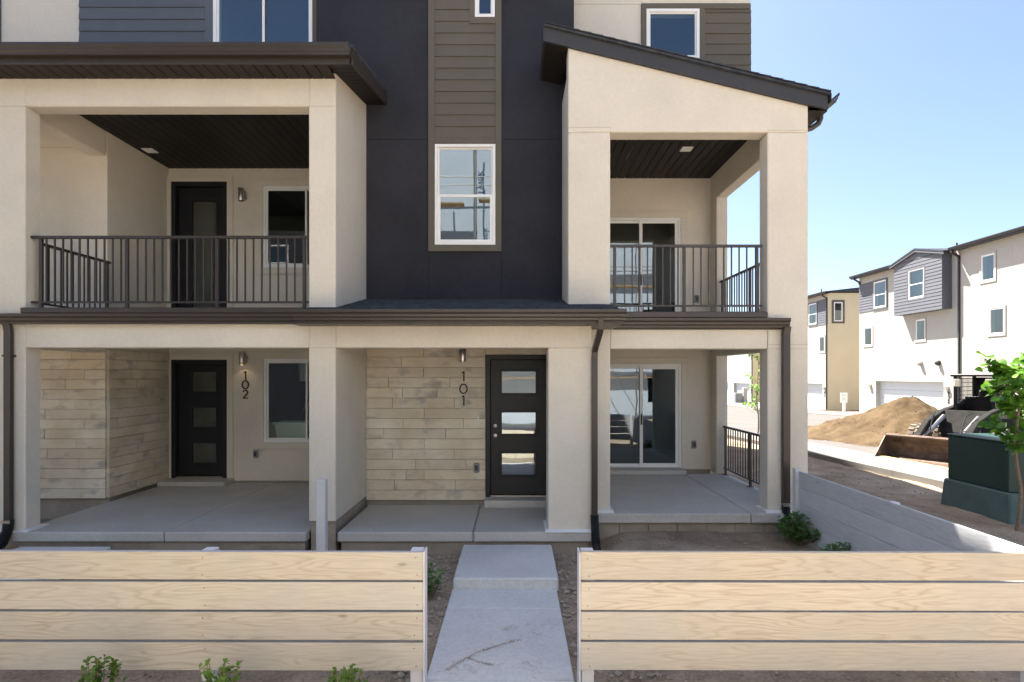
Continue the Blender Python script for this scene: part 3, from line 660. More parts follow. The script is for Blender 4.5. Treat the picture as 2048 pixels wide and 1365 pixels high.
for i in range(24):                           # shingle butts showing along the raking edge
    xa = .38 + i*.16; e.add([(xa,7.545,rz(xa)+.002),(min(xa+.165,4.25),7.545,rz(xa+.165)+.002),(min(xa+.165,4.25),7.545,rz(xa+.165)+.022),(xa,7.545,rz(xa)+.012),
        (xa,9.19,rz(xa)+.002),(min(xa+.165,4.25),9.19,rz(xa+.165)+.002),(min(xa+.165,4.25),9.19,rz(xa+.165)+.022),(xa,9.19,rz(xa)+.012)], [(0,1,2,3),(3,2,6,7),(1,5,6,2),(0,3,7,4)])
tag(e.build("shingles", m_shing, TH, weld=False), kind="stuff")
e = MB(); e.tube([(4.27,7.9,rz(4.23)-.12),(4.27,7.9,rz(4.23)-.20),(4.24,7.9,rz(4.23)-.27),(4.15,7.9,rz(4.23)-.33),(4.02,7.9,rz(4.23)-.37),(3.99,7.9,rz(4.23)-.42)], .038, 10); e.build("downspout_elbow", m_bronze, TH, 0, True)

# --- downspouts with corrugated drains
def downspout(path, wid, th): 
    mb = MB(); mb.sweep(path, wid, th); return mb.build("downspout", m_bronze, TH, .006)
def boot(path, r=.055):
    P = []; Q = []
    for a, b in zip(path, path[1:]):
        a, b = Vector(a), Vector(b); n = max(2, int((b-a).length/.011))
        for i in range(n): P.append(a.lerp(b, i/n)); Q.append(r*(1.0 if i % 2 else .84))
    mb = MB(); mb.tube(P, Q, 14); return mb.build("drain_pipe", m_rubber, TH, 0, True)
xl = UX(17, 7.09)
downspout([(xl,7.07,2.9),(xl,7.09,2.8),(xl,7.09,VZ(1045,7.09))], (.042,0,0), .032); bx("downspout_strap", xl-.05, xl+.05, 7.05, 7.145, VZ(712,7.09)-.012, VZ(712,7.09)+.012, m_bronze, TH)
boot([(xl,7.09,VZ(1040,7.09)),(xl,7.08,.3),(xl-.02,7.02,.15),(xl-.1,6.9,.05)], .062)
bx("pipe_clip", xl-.055, xl+.055, 7.03, 7.05, VZ(1046,7.09), VZ(1040,7.09), m_steel, TH)
xd = 1.04
downspout([(1.02,6.72,2.92),(1.02,6.73,2.80),(1.015,6.80,2.74),(1.005,7.0,2.62),(1.0,7.08,2.55),(1.0,7.10,2.45),(1.0,7.10,VZ(1035,7.1))], (.036,0,0), .028)
boot([(1.0,7.10,VZ(1030,7.1)),(1.01,7.08,.2),(1.01,7.0,.1),(1.0,6.9,.02)], .056)
xe = UX(1571, 7.6)
downspout([(xe,7.56,2.9),(xe,7.59,2.8),(xe,7.59,VZ(1008,7.6))], (.048,0,0), .034); bx("pipe_clip", xe-.055, xe+.055, 7.535, 7.55, VZ(1012,7.6), VZ(1005,7.6), m_steel, TH)
boot([(xe,7.59,VZ(1010,7.6)),(xe,7.58,.32),(xe+.01,7.5,.12),(xe+.03,7.4,.05)], .058)
for a in ((-6.22,-6.12,7.08,7.42,.276), (.38,1.0,7.08,7.6,.276), (1.0,1.33,7.58,7.94,.398), (3.38,3.98,7.58,7.94,.398)):
    mb = MB(); mb.prism([(a[2],a[4]-.004),(a[2]+.05,a[4]+.02),(a[3],a[4]+.02),(a[3],a[4]-.004)], 'x', a[0], a[1]); mb.build("base_flashing", m_flash, TH)
bx("base_flashing", -6.76, -6.17, 7.08, 7.149, .274, .285, m_flash, TH)

# --- railings
def railing(p0, p1, ztop, zbot, zfoot, nb, posts, par_name="railing", ends=True):
    r = empty(par_name, p0, parent=TH); a = Vector(p0); b = Vector(p1); alongx = abs(b.x-a.x) > abs(b.y-a.y)
    def bar(name, q0, q1, z0, z1, w):
        if alongx: bx(name, q0.x, q1.x, a.y-w/2, a.y+w/2, z0, z1, m_bronze, r, .002)
        else: bx(name, a.x-w/2, a.x+w/2, q0.y, q1.y, z0, z1, m_bronze, r, .002)
    bar("top_rail", a, b, ztop-.035, ztop, .045); bar("bottom_rail", a, b, zbot, zbot+.025, .03)
    for i in range(1, nb):
        c = a.lerp(b, i/nb)
        if any(abs((c-a.lerp(b, q)).length) < .05 for q in posts): continue
        bx("baluster", c.x-.0085, c.x+.0085, c.y-.0085, c.y+.0085, zbot+.026, ztop-.036, m_bronze, r)
    for q in posts:
        c = a.lerp(b, q); bx("post", c.x-.019, c.x+.019, c.y-.019, c.y+.019, zfoot, ztop-.036, m_bronze, r, .002)
        bx("post_foot", c.x-.045, c.x+.045, c.y-.045, c.y+.045, zfoot, zfoot+.012, m_bronze, r)
    return r
railing((UX(60,7.25),7.25,3.1), (-2.612,7.25,3.1), 4.03, VZ(607,7.25), 3.085, 34, (.04,.345,.665,.975))
railing((-6.28,7.40,3.1), (-6.28,8.76,3.1), 4.00, 3.18, 3.085, 13, (.06,.95))
railing((1.292,7.74,3.1), (UX(1524,7.74),7.74,3.1), 4.03, VZ(614,7.74), 3.085, 20, (.035,.49,.965))
railing((3.84,7.93,3.1), (3.84,10.54,3.1), 4.0, 3.18, 3.085, 24, (.03,.5,.97))
railing((3.90,7.93,.4), (3.90,10.54,.4), 1.30, .50, .395, 24, (.03,.55,.97))
bx("rail_bracket", UX(58,7.25)-.02, UX(58,7.25)+.03, 7.225, 7.275, 3.93, 4.0, m_bronze, TH)

# --- wall lamps, house numbers, outlets
def sconce(x, y, z0, z1, lit=False):
    s = empty("wall_lamp", (x, y, z0), parent=TH); rr = .05
    b = MB(); b.tube([(x,y-.11,z0),(x,y-.11,z0+.004),(x,y-.11,z1-.004),(x,y-.11,z1)], [rr*.96,rr,rr,rr*.96], 20, False); b.build("lamp_shade", m_steel, s, 0, True)
    bx("lamp_cap", x-.03, x+.03, y-.14, y-.08, z1-.03, z1-.02, m_steel, s); bx("wall_bracket", x-.03, x+.06, y-.065, y, z0+.04, z1-.05, m_steel, s, .004)
    if lit:
        l = bpy.data.lights.new("lamp_bulb", 'SPOT'); l.energy = .35; l.color = (1,.72,.40); l.spot_size = R(110); l.shadow_soft_size = .03
        o = bpy.data.objects.new("lamp_bulb", l); put(o, s, (x, y-.10, z0+.05)); o.rotation_euler = (R(-12), 0, 0)
sconce(UX(926,8.55), YT-.012, VZ(725,8.55), VZ(699,8.55)); sconce(UX(484,10.25), YB, VZ(730,10.25), VZ(706,10.25), True); sconce(UX(482,10.25), YB, VZ(402,10.25), VZ(377,10.25))
def stroke(mb, pts, w, mp, d0, d1, closed=False):
    pts = [Vector(p) for p in pts]; n = len(pts); L = []; Rr = []
    for i, p in enumerate(pts):
        a = pts[(i-1) % n] if (closed or i) else p; b = pts[(i+1) % n] if (closed or i < n-1) else p
        t = (b-a).normalized(); nn = Vector((-t.y, t.x)) * w/2; L.append(p+nn); Rr.append(p-nn)
    vs = [mp(q.x, d, q.y) for d in (d0, d1) for S_ in (L, Rr) for q in S_]
    fs = []
    for i in range(n if closed else n-1):
        j = (i+1) % n
        fs += [(i,j,n+j,n+i), (2*n+i,3*n+i,3*n+j,2*n+j), (i,2*n+i,2*n+j,j), (n+i,n+j,3*n+j,3*n+i)]
    if not closed: fs += [(0,n,3*n,2*n), (n-1,3*n-1,4*n-1,2*n-1)]
    mb.add(vs, fs)
def digit(ch, x, z, h, w, mp, d0, d1, mat, par, flip=1):
    """x = centre, z = bottom"""
    mb = MB(); f = flip
    def P(a, b): return (x + f*a*h, z + b*h)
    arc = lambda cx, cy, rx, ry, t0, t1, n=16: [P(cx+rx*math.cos(R(t0+(t1-t0)*i/n)), cy+ry*math.sin(R(t0+(t1-t0)*i/n))) for i in range(n+1)]
    if ch == '1': stroke(mb, [P(-.17,.84), P(.06,.97)], w, mp, d0, d1); stroke(mb, [P(.04,1.0), P(.04,0)], w, mp, d0-.0003, d1)
    elif ch == '0': stroke(mb, arc(0,.5,.36,.46,0,345,23), w, mp, d0, d1, True)
    elif ch == '2': stroke(mb, arc(0,.70,.25,.26,165,-35,14) + [P(-.27,.045), P(-.26,.045), P(.30,.045)], w, mp, d0, d1)
    elif ch == '3': stroke(mb, arc(0,.73,.22,.23,150,-80,12), w, mp, d0, d1); stroke(mb, arc(0,.27,.26,.25,85,-150,14), w, mp, d0-.0003, d1)
    elif ch == '9': stroke(mb, arc(0,.68,.24,.28,0,345,19), w, mp, d0, d1, True); stroke(mb, [P(.24,.68), P(.20,.35), P(.02,.02)], w, mp, d0-.0003, d1)
    return mb.build("house_number", mat, par)
for i, ch in enumerate("101"):
    digit(ch, UX(927,8.6), VZ((763.5,788,811.5)[i],8.6), .152, .019, ID, YT-.03, YT-.0105, m_num, TH)
for i, ch in enumerate("102"):
    digit(ch, UX(490,10.34), VZ((760,778.5,797.5)[i],10.34), .158, .020, ID, YB-.014, YB-.001, m_num, TH)
def outlet(x, y, z):
    o = bx("outlet_box", x-.045, x+.045, y-.045, y-.001, z-.075, z+.075, m_boxg, TH, .015); bx("outlet_cover", x-.022, x+.022, y-.052, y-.0455, z-.04, z+.04, m_fascia, o, .004)
outlet(UX(953,8.58), YT-.012, VZ(936,8.58)); outlet(UX(511,10.33), YB, VZ(908,10.33)); outlet(UX(1389,10.8), YB2, VZ(890,10.8)); outlet(UX(1394,10.8), YB2, VZ(598,10.8))
bx("bell_push", UX(957,8.6)-.008, UX(957,8.6)+.008, YT-.028, YT-.0125, VZ(843,8.6), VZ(833,8.6), m_white, TH, .003)

# ------------------------------------------------------------------ fences
def fence(name, x0, x1, y, z0, label, posts, tilt=0, rawtop=False):
    f = empty(name, ((x0+x1)/2, y, 0), label, "fence", "low horizontal board fences round the front yard")
    for i in range(4):
        zb = z0 + i*.2105 + random.uniform(-.003, .003)
        k = MB(); k.box(x0, x1, y, y+.036, zb, zb+.193); o = k.build("fence_board", m_fence, f, .002)
        o.data.materials.append(m_fwhite)
        for p in o.data.polygons:                      # raw sawn face to the front, painted back and edges
            if p.normal.y > -.5 and not (rawtop and i == 3 and p.normal.z > .5): p.material_index = 1
        o.rotation_euler = (0, R(tilt + random.uniform(-.06,.06)), 0)
        nl = MB()
        for p in posts:
            for dz in (.03, .15):
                q = p + random.uniform(-.012,.012)
                nl.tube([(q, y-.0025, zb+dz), (q, y+.003, zb+dz)], .0045, 6)
        nl.build("nails", m_bark, f)
    for p in posts: bx("fence_post", p-.044, p+.044, y+.038, y+.127, -.3, z0+.818, m_post, f, .004)
    return f
fl = fence("yard_fence", -5.6, -.640, 3.92, .200, "pale board fence left of the concrete walk", [-5.4, -3.75, -2.16, -.69], .12)
fr = fence("yard_fence", .458, 3.70, 3.92, .195, "pale board fence right of the concrete walk", [.51, 3.66], .15, True)
bx("post_face", -.639, -.628, 3.925, 4.047, -.1, 1.019, m_post, fl, .002); bx("post_face", .446, .457, 3.925, 4.047, -.1, 1.014, m_post, fr, .002)
fs = empty("yard_fence", (3.68, 5.6, 0), "grey painted board fence running from the house corner toward the camera", "fence", "low horizontal board fences round the front yard")
for i in range(4):
    zb = .165 + i*.2105; bx("fence_board", 3.68, 3.704, 4.06, 7.32, zb, zb+.204, m_fgrey, fs, .004)
for y in (5.6, 7.37): bx("fence_post", 3.64 if y > 7 else 3.705, 3.73 if y > 7 else 3.79, y-.045, y+.045, -.3, 1.03 if y > 7 else .99, m_post, fs, .004)
po = tag(bx("fence_post", UX(635,6.4), UX(653,6.4), 6.35, 6.45, -.3, VZ(959,6.4), m_post, None, .006), "lone pale wooden post standing before the pillar between doors 101 and 102", "post")

# ------------------------------------------------------------------ plants
def leaf_mesh(name, L, W, mat, fold=.25, curl=.25, n=4, heart=False):
    mb = MB(); pts = []
    for i in range(n+1):
        t = i/n; w = W*(math.sin(math.pi*min(1, t*.97+.03))**.8) if not heart else W*math.sin(math.pi*(t*.9+.08))**.7*(1.25-t*.7)
        z = -curl*L*t*t; pts.append((t*L, w/2, z))
    pts[0] = (0, .12*W if heart else .0, 0); pts[-1] = (L, 0, -curl*L)
    vs = []; fs = []
    for i, (a, w, z) in enumerate(pts): vs += [(a,-w,z+fold*w), (a,0,z), (a,w,z+fold*w)]
    for i in range(n): fs += [(i*3,i*3+3,i*3+4,i*3+1), (i*3+1,i*3+4,i*3+5,i*3+2)]
    me = bpy.data.meshes.new(name); me.from_pydata(vs, [], fs); me.materials.append(mat)
    for p in me.polygons: p.use_smooth = True
    return me, vs, fs
def frame_from(d, roll):
    d = d.normalized(); s = d.cross(Vector((0,0,1)))
    if s.length < .1: s = Vector((1,0,0))
    s.normalize(); u = s.cross(d); s2 = s*math.cos(roll)+u*math.sin(roll); u2 = s2.cross(d)
    return Matrix((d, -s2, u2)).transposed()
def shrub(name, loc, h, rad, stems, leaves, L, W, mat, label, group=None, upright=.6, cat="shrub"):
    root = empty(name, loc, label, cat, group); rnd = random.Random(hash((round(loc[0],2), round(loc[1],2))) & 0xffff)
    st = MB(); lf = MB(); _, lv, lfs = leaf_mesh("leaf", L, W, mat); bpy.data.meshes.remove(_)
    for s in range(stems):
        az = rnd.uniform(0, 2*math.pi); out = rad*math.sqrt(rnd.random()); top = Vector((out*math.cos(az), out*math.sin(az), h*(1-.45*(out/rad)**2)*rnd.uniform(.7,1.05)))
        b0 = Vector((top.x*.15, top.y*.15, 0)); mid = b0.lerp(top, .5) + Vector((top.x*.15, top.y*.15, .05*h))
        path = [b0, b0.lerp(mid,.5), mid, mid.lerp(top,.55), top]; st.tube([Vector(loc)+p for p in path], [.006,.005,.004,.003,.0015], 5)
        for k in range(leaves):
            t = rnd.uniform(.22, 1.0); i = min(3, int(t*4)); p = path[i].lerp(path[i+1], t*4-i)
            a = rnd.uniform(0, 2*math.pi); d = Vector((math.cos(a), math.sin(a), rnd.uniform(-.1, upright*1.6)))
            m = frame_from(d, rnd.uniform(-.6,.6)); sc = rnd.uniform(.65, 1.2)
            lf.add([Vector(loc)+p+m @ (Vector(v)*sc) for v in lv], lfs)
    st.build("stems", m_bark, root); tag(lf.build("foliage", mat, root, weld=False), kind="stuff"); return root
gy = lambda x, y: gz(x, y) - .02
def plant(name, u, v, y, *a, **k):
    x = UX(u, y); return shrub(name, (x, y, gy(x, y)), *a, **k)
plant("leafy_shrub", 1600, 1060, 7.05, .43, .30, 46, 20, .075, .024, m_bush, "deep green shrub at the foot of the right downspout")
plant("leafy_shrub", 1690, 1090, 6.25, .43, .30, 40, 18, .075, .024, m_bush, "low green shrub beside the grey side fence, partly behind the front fence")
plant("leafy_shrub", 862, 1135, 5.75, .40, .14, 16, 16, .06, .022, m_bush, "small green shrub peeking out past the left fence end by the walk")
plant("leafy_shrub", 690, 1100, 6.55, .22, .18, 14, 14, .06, .02, m_bush, "small green shrub under the porch edge between post and walk")
for u, y, h, lab in ((195, 3.55, .56, "tallest boxwood sprig before the left fence, leftmost at the bottom edge"), (438, 3.50, .57, "boxwood sprig before the left fence, middle of the three"), (688, 3.48, .55, "short boxwood sprig before the left fence, nearest the walk")):
    plant("boxwood_sprig", u, 0, y, h, .17, 26, 40, .034, .021, m_box, lab, "boxwood sprigs before the left fence", .9)
def tuft(u, y, h, label):
    x = UX(u, y); g = MB(); rnd = random.Random(int(u))
    for i in range(34):
        a = rnd.uniform(0, 6.28); r0 = rnd.uniform(0,.04); p = Vector((x+r0*math.cos(a), y+r0*math.sin(a), gy(x,y))); ln = h*rnd.uniform(.5,1); b = rnd.uniform(.05,.4)
        s = Vector((-math.sin(a), math.cos(a), 0))*.004; q = p+Vector((math.cos(a)*b*ln*.4, math.sin(a)*b*ln*.4, ln*.6)); t = p+Vector((math.cos(a)*b*ln, math.sin(a)*b*ln, ln))
        g.add([p-s, p+s, q+s*.8, q-s*.8, t], [(0,1,2,3),(3,2,4)])
    tag(g.build("grass_tuft", m_grass, weld=False), label, "grass", "grass tufts below the right fence")
tuft(1280, 3.62, .27, "largest grass tuft below the right fence, nearest the walk"); tuft(1585, 3.6, .17, "short grass tuft below the middle of the right fence"); tuft(1890, 3.6, .19, "small grass tuft below the right fence, nearest the right edge")

def tree(name, loc, h, label, crown, nleaf, Ls, mat, seed, group=None):
    rnd = random.Random(seed); root = empty(name, loc, label, "tree", group); B = Vector(loc)
    tr = MB(); tp = [B + Vector((.03*math.sin(k*1.1), .02*math.cos(k*1.7)-.02, h*.86*k/8)) for k in range(9)]; tr.tube(tp, [.026-.0022*k for k in range(9)], 8); tr.build("trunk", m_bark, root, 0, True)
    me, _, _ = leaf_mesh("leaf", Ls, Ls*.95, mat, .22, .18, 5, True)
    twigs = []
    for i in range(17):
        t = rnd.uniform(.30, .99); k = t*8; p = tp[min(7,int(k))].lerp(tp[min(8,int(k)+1)], k-int(k)); a = i*2.4 + rnd.uniform(-.4,.4)
        ln = crown*rnd.uniform(.7,1.15)*(1.15-abs(t-.62)*1.1); e = p + Vector((math.cos(a)*ln, math.sin(a)*ln, ln*rnd.uniform(.25,.9)))
        q = p.lerp(e,.5)+Vector((0,0,.03)); b = MB(); b.tube([p,q,e], [.008,.006,.003], 5); b.build("branch", m_bark, root); twigs.append((p,q,e))
    for i in range(nleaf):
        p, q, e = rnd.choice(twigs); t = rnd.random()**.6; c = (p.lerp(q, t*2) if t < .5 else q.lerp(e, t*2-1)) + Vector([rnd.gauss(0,.035) for _ in range(3)])
        d = Vector((rnd.gauss(0,1), rnd.gauss(0,1), rnd.uniform(-.7,.25))); m = frame_from(d, rnd.uniform(-.9,.9))
        share(me, "leaf", c, root, m.to_euler(), (rnd.uniform(.6,1.15),)*3)
    fo = MB(); lv = [v.co.copy() for v in me.vertices]; lfs = [tuple(p.vertices) for p in me.polygons]
    for i in range(nleaf*3//4):                        # small inner leaves
        p, q, e = rnd.choice(twigs); t = rnd.random(); c = (p.lerp(q, t*2) if t < .5 else q.lerp(e, t*2-1)) + Vector([rnd.gauss(0,.05) for _ in range(3)])
        m = frame_from(Vector((rnd.gauss(0,1), rnd.gauss(0,1), rnd.uniform(-.7,.4))), rnd.uniform(-1,1)); sc_ = rnd.uniform(.4,.75)
        fo.add([c + m @ (v*sc_) for v in lv], lfs)
    tag(fo.build("foliage", mat, root, weld=False), kind="stuff")
    return root
tree("young_tree", (6.74, 7.59, gz(6.74,7.59)-.03), 2.72, "young tree with broad bright green leaves beside the green transformer", .44, 299, .165, m_leaf, 3)
tree("sapling", (7.85, 18.3, gz(7.85,18.3)), 3.2, "slender bright sapling seen through the right porch opening", .5, 130, .11, m_leaf, 8)

# ------------------------------------------------------------------ transformer, mound, loader
tf = empty("transformer_cabinet", (7.3, 8.6, .1), "dark green metal transformer cabinet on a pad behind the young tree", "transformer")
tz = gz(7.3, 8.6)
bx("cabinet", 7.03, 7.95, 8.05, 9.18, tz+.40, 1.27, m_green, tf, .012); bx("lid", 7.015, 7.965, 8.035, 9.195, 1.2705, 1.30, m_green, tf, .01)
mb = MB(); mb.add([(6.95,7.93,tz-.1),(8.07,7.93,tz-.1),(8.07,9.26,tz-.1),(6.95,9.26,tz-.1),(6.99,7.99,tz+.398),(8.01,7.99,tz+.398),(8.01,9.22,tz+.398),(6.99,9.22,tz+.398)], [(0,3,2,1),(4,5,6,7),(0,1,5,4),(1,2,6,5),(2,3,7,6),(3,0,4,7)]); mb.build("pad", m_pad, tf, .02)

mb = MB(); n1, n2 = 90, 140; rows_ = []
cx, cy = 12.6, 18.9
for i in range(n1+1):
    for j in range(n2):
        a = 2*math.pi*j/n2; r = i/n1
        ex = 3.3 + .5*math.cos(a*2+.4); ey = 5.4 + .6*math.sin(a*3)
        X = cx + ex*r*math.cos(a); Y = cy + ey*r*math.sin(a)
        p = Vector((X, Y, 0)); pk = Vector((cx+.1, cy-.9, 0)); d = (p-pk); d = math.hypot(d.x/1.0, d.y/1.15)
        H = 1.18*math.exp(-(d/1.45)**1.35) + .46*math.exp(-((X-cx)**2/3.2+(Y-cy-1.6)**2/10))
        H = H*(1-r**3) + .10*noise.noise(p*1.1)*(1-r) + .12*noise.noise(p*2.2)*(1-r**4) + .06*noise.noise(p*5.5)*(1-r**4) + .03*noise.noise(p*13)
        mb.v.append((X, Y, gz(X,Y) + max(-.05, H) - .05*r))
for i in range(n1):
    for j in range(n2): mb.f.append((i*n2+j, i*n2+(j+1) % n2, (i+1)*n2+(j+1) % n2, (i+1)*n2+j))
tag(mb.build("soil_mound", m_sand, None, 0, True), "sunlit mound of sandy brown soil dumped on the road", "soil mound")

fw = Vector((-.85,-.527,0)); lf_ = Vector((.527,-.85,0)); so = Vector((11.39, 14.24, gz(11.4,14.2)+.01))
def SX(p): return so + fw*p[0] + lf_*p[1] + Vector((0,0,p[2]))
sk = empty("skid_loader", so, "grey skid steer loader with lowered steel bucket beside the soil mound", "loader")
def smb(): return MB(SX)
prof = [(2.05,.02),(2.62,.02),(2.62,.035),(2.12,.05),(1.98,.12),(1.92,.25),(1.95,.42),(2.06,.56),(2.03,.57),(1.91,.44),(1.88,.24),(1.94,.09)]
k = smb(); k.prism(prof, 'y', -.915, .915); bk = k.build("bucket", m_steelb, sk); 
for s in (-1, 1): k = smb(); k.prism([(1.9,.03),(2.64,.02),(2.62,.10),(2.10,.58),(1.96,.56),(1.88,.3)], 'y', s*.917, s*.935); k.build("side_plate", m_steelb, bk)
k = smb(); k.box(2.60,2.70,-.93,.93,.012,.03); k.build("cutting_edge", m_mach, bk)
k = smb(); k.prism([(2.0,.565),(2.10,.565),(2.10,.60),(1.98,.63)], 'y', -.93, .93); k.build("top_lip", m_steelb, bk)
k = smb(); k.prism([(-1.8,.35),(.25,.35),(.35,.6),(.1,1.0),(-1.8,1.15)], 'y', -.45, .45); k.build("body", m_mach, sk, .02)
for s in (-1, 1):
    k = smb(); k.prism([(-1.9,1.15),(-1.7,1.40),(.15,1.16),(.95,.95),(1.60,.50),(1.92,.34),(1.86,.20),(1.45,.33),(.85,.74),(.10,1.04),(-1.6,1.20)], 'y', s*.50-.07, s*.50+.07); k.build("lift_arm", m_mach, sk, .015)
    k = smb(); k.tube([(.35,s*.36,1.02),(1.1,s*.36,.70)], .055, 10); k.tube([(1.1,s*.36,.70),(1.85,s*.36,.40)], .03, 10); k.build("hydraulic_cylinder", m_steel, sk)
    k = smb(); k.tube([(.75,s*.40,1.15),(1.0,s*.33,1.08),(1.2,s*.32,.75),(1.5,s*.36,.55)], .015, 6); k.build("hydraulic_hose", m_machd, sk)
    for xw in (-1.0, .48):
        yc = s*.84; w = smb(); w.tube([(xw,yc-s*.14,.40),(xw,yc-s*.13,.40),(xw,yc+s*.13,.40),(xw,yc+s*.14,.40)], [.34,.385,.385,.34], 28); wh = w.build("tyre", m_tyre, sk)
        g = smb()
        for q in range(18):
            a = 2*math.pi*q/18
            for half in (-1, 1):
                b = a + (.17 if half > 0 else 0); c0 = math.cos(b); s0 = math.sin(b); c1 = math.cos(b+.21); s1 = math.sin(b+.21)
                ya, yb = (yc+.012, yc+.14) if half > 0 else (yc-.14, yc-.012)
                g.add([(xw+r_*c, yy, .40+r_*s_) for r_ in (.38,.412) for yy in (ya,yb) for c, s_ in ((c0,s0),(c1,s1))], [(0,1,3,2),(4,6,7,5),(0,4,5,1),(2,3,7,6),(0,2,6,4),(1,5,7,3)])
        g.build("tread", m_tyre, wh); g = smb(); g.tube([(xw,yc+s*.10,.40),(xw,yc+s*.145,.40)], [.22,.19], 20); g.build("rim", m_rim, wh)
for a in ((-.48,-.40,-.44,-.37),(-.48,-.40,.37,.44),(-1.65,-1.57,-.44,-.37),(-1.65,-1.57,.37,.44)):
    k = smb(); k.box(a[0],a[1],a[2],a[3],1.0,2.02); k.build("cab_post", m_machd, sk, .01)
k = smb(); k.box(-1.75,-.30,-.48,.48,2.02,2.09); k.build("cab_roof", m_machd, sk, .02)
k = smb(); k.box(-1.64,-1.1,-.30,.30,.95,1.15); k.box(-1.64,-1.5,-.28,.28,1.15,1.65); k.build("seat", m_machd, sk, .03)
for s in (-1,1):
    k = smb()
    for i in range(14): k.tube([(-1.56+.078*i, s*.405, 1.15),(-1.56+.078*i, s*.405, 2.0)], .008, 5)
    for i in range(8): k.tube([(-1.58, s*.405, 1.2+.11*i),(-.48, s*.405, 1.2+.11*i)], .008, 5)
    k.build("cab_screen", m_machd, sk)
    k = smb(); k.box(-.40,-.30,s*.33-.07,s*.33+.07,1.76,1.97); k.build("work_light", m_lamp, sk, .02)
for s in (-1, 1):
    k = smb(); k.prism([(-1.66,.95),(-.42,.95),(-.42,1.22),(-1.1,1.42),(-1.66,1.42)], 'y', s*.445, s*.46); k.build("cab_side", m_machd, sk)
k = smb(); k.box(-1.70,-1.655,-.44,.44,1.0,2.0); k.build("cab_back", m_machd, sk)
k = smb(); k.prism([(-1.75,1.02),(-1.1,1.02),(-1.1,1.5),(-1.75,1.35)], 'y', -.44, .44); k.build("engine_cover", m_machd, sk, .02)
k = smb(); k.prism([(.35,.60),(.52,.62),(.10,1.18),(-.08,1.10)], 'y', -.46, .46); k.build("front_panel", m_mach, sk, .02)

# ------------------------------------------------------------------ far buildings
FM = lambda a, d, z: (d, a, z)          # facade facing -x: a runs along y, d along x
def far_building(name, X, y0, y1, zb, zt, label, depth=11):
    return empty(name, (X, (y0+y1)/2, zb), label, "townhouse", "white garage townhouses across the road"), X
def farwin(b, X, ya, yb, z0, z1, kind, tm=None, tw=.09, d=0):
    w = window(FM, min(ya,yb), max(ya,yb), z0, z1, X+d, kind, b, m_white, m_glassf, .05, 1.5)
    trim(min(ya,yb), max(ya,yb), z0, z1, tw, X+d-.03, X+d-.001, tm or m_far, FM, b); return w
def garage(b, X, y0, y1, z0, z1):
    g = empty("garage_door", (X+.3, (y0+y1)/2, z0), parent=b)
    for i in range(4):
        h = (z1-z0)/4; bx("door_section", X+.28, X+.33, y0, y1, z0+i*h+.004, z0+(i+1)*h-.004, m_garage, g, .006)
    bx("door_reveal", X+.02, X+.4, y0-.10, y0-.001, z0, z1, m_farend, b); bx("door_reveal", X+.02, X+.4, y1+.001, y1+.10, z0, z1, m_farend, b)
def eave(b, X, y0, y1, z, over=.38):
    bx("soffit", X-over+.03, X-.001, y0, y1, z-.06, z-.03, m_fascia, b); bx("fascia", X-over, X-over+.03, y0, y1, z-.12, z+.08, m_fascia, b)
    gutter_y(y0, y1, X-over, z+.085, -1, b, m_fascia)
    mb = MB(); mb.prism([(X-over-.02,z+.085),(X+5.5,z+.75),(X+11,z+.085),(X+11,z),(X-over-.02,z+.06)], 'y', y0, y1); mb.build("roof", m_shing, b)
# building opposite the soil mound
X1 = 22.0; b1, _ = far_building("garage_townhouse", X1, 14, 36.1, -.3, 8.5, "white garage townhouse with grey boarded bay behind the soil mound")
zg = -.05; zt = 8.47
G1 = (29.0, 34.45, zg-.06, 1.87); G2 = (16.5, 22, zg, 1.87)
wins = [(33.45,34.6,6.3,7.9),(34.8,35.6,4.06,5.2),(30.3,31.0,4.1,5.25),(25.9,26.65,6.62,7.85),(25.4,26.2,4.1,5.3),(19,20.2,6.3,7.9),(19.2,20,4.1,5.3)]
mb = MB(); mb.panel(14, 36.1, X1, X1+.25, -.5, zt, [G1, G2] + wins, FM); mb.build("wall", m_far, b1)
bx("wall", X1+.25, X1+11, 35.85, 36.1, -.5, zt, m_far, b1); bx("wall", X1+.25, X1+11, 14, 14.25, -.5, zt, m_far, b1); bx("wall", X1+10.75, X1+11, 14.25, 35.85, -.5, zt, m_far, b1)
for w in wins[1:]: farwin(b1, X1, *w, 'fixed')
farwin(b1, X1, *wins[0], 'hung', m_slate, .10, -.03)
sp = empty("siding_panel", (X1, 35, 7), parent=b1); siding(34.70, 36.09, 6.2, 8.0, X1, m_slate, sp, FM, .17)
garage(b1, X1, *G1); garage(b1, X1, *G2)
YB0, YB1, XB = 28.45, 32.05, X1-.48
mb = MB(); mb.panel(YB0, YB1, XB, XB+.08, 5.58, 8.45, [(29.72,30.9,6.35,7.92)], FM); bay = mb.build("bay", m_slate, b1)
mb = MB(); mb.prism([(YB0,8.451),(YB1,8.451),((YB0+YB1)/2,8.93)], 'x', XB, X1+3); mb.build("bay_gable", m_slate, b1)
for ya in (YB0, YB1-.08): bx("bay_side", XB+.081, X1-.001, ya, ya+.08, 5.58, 8.45, m_slate, b1)
bx("bay_floor", XB+.081, X1-.001, YB0+.081, YB1-.081, 5.58, 5.66, m_slate, b1)
siding(YB0, YB1, 5.58, 8.45, XB, m_slate, bay, FM, .178, skip=(29.62,31.0,6.25,8.02))
for i in range(2):
    z = 8.46+i*.178; hw_ = (8.93-z-.19)/.48*1.8
    siding((YB0+YB1)/2-hw_, (YB0+YB1)/2+hw_, z, z+.178, XB, m_slate, bay, FM, .178)
farwin(b1, XB, 29.72, 30.9, 6.35, 7.92, 'hung', m_slate, .10)
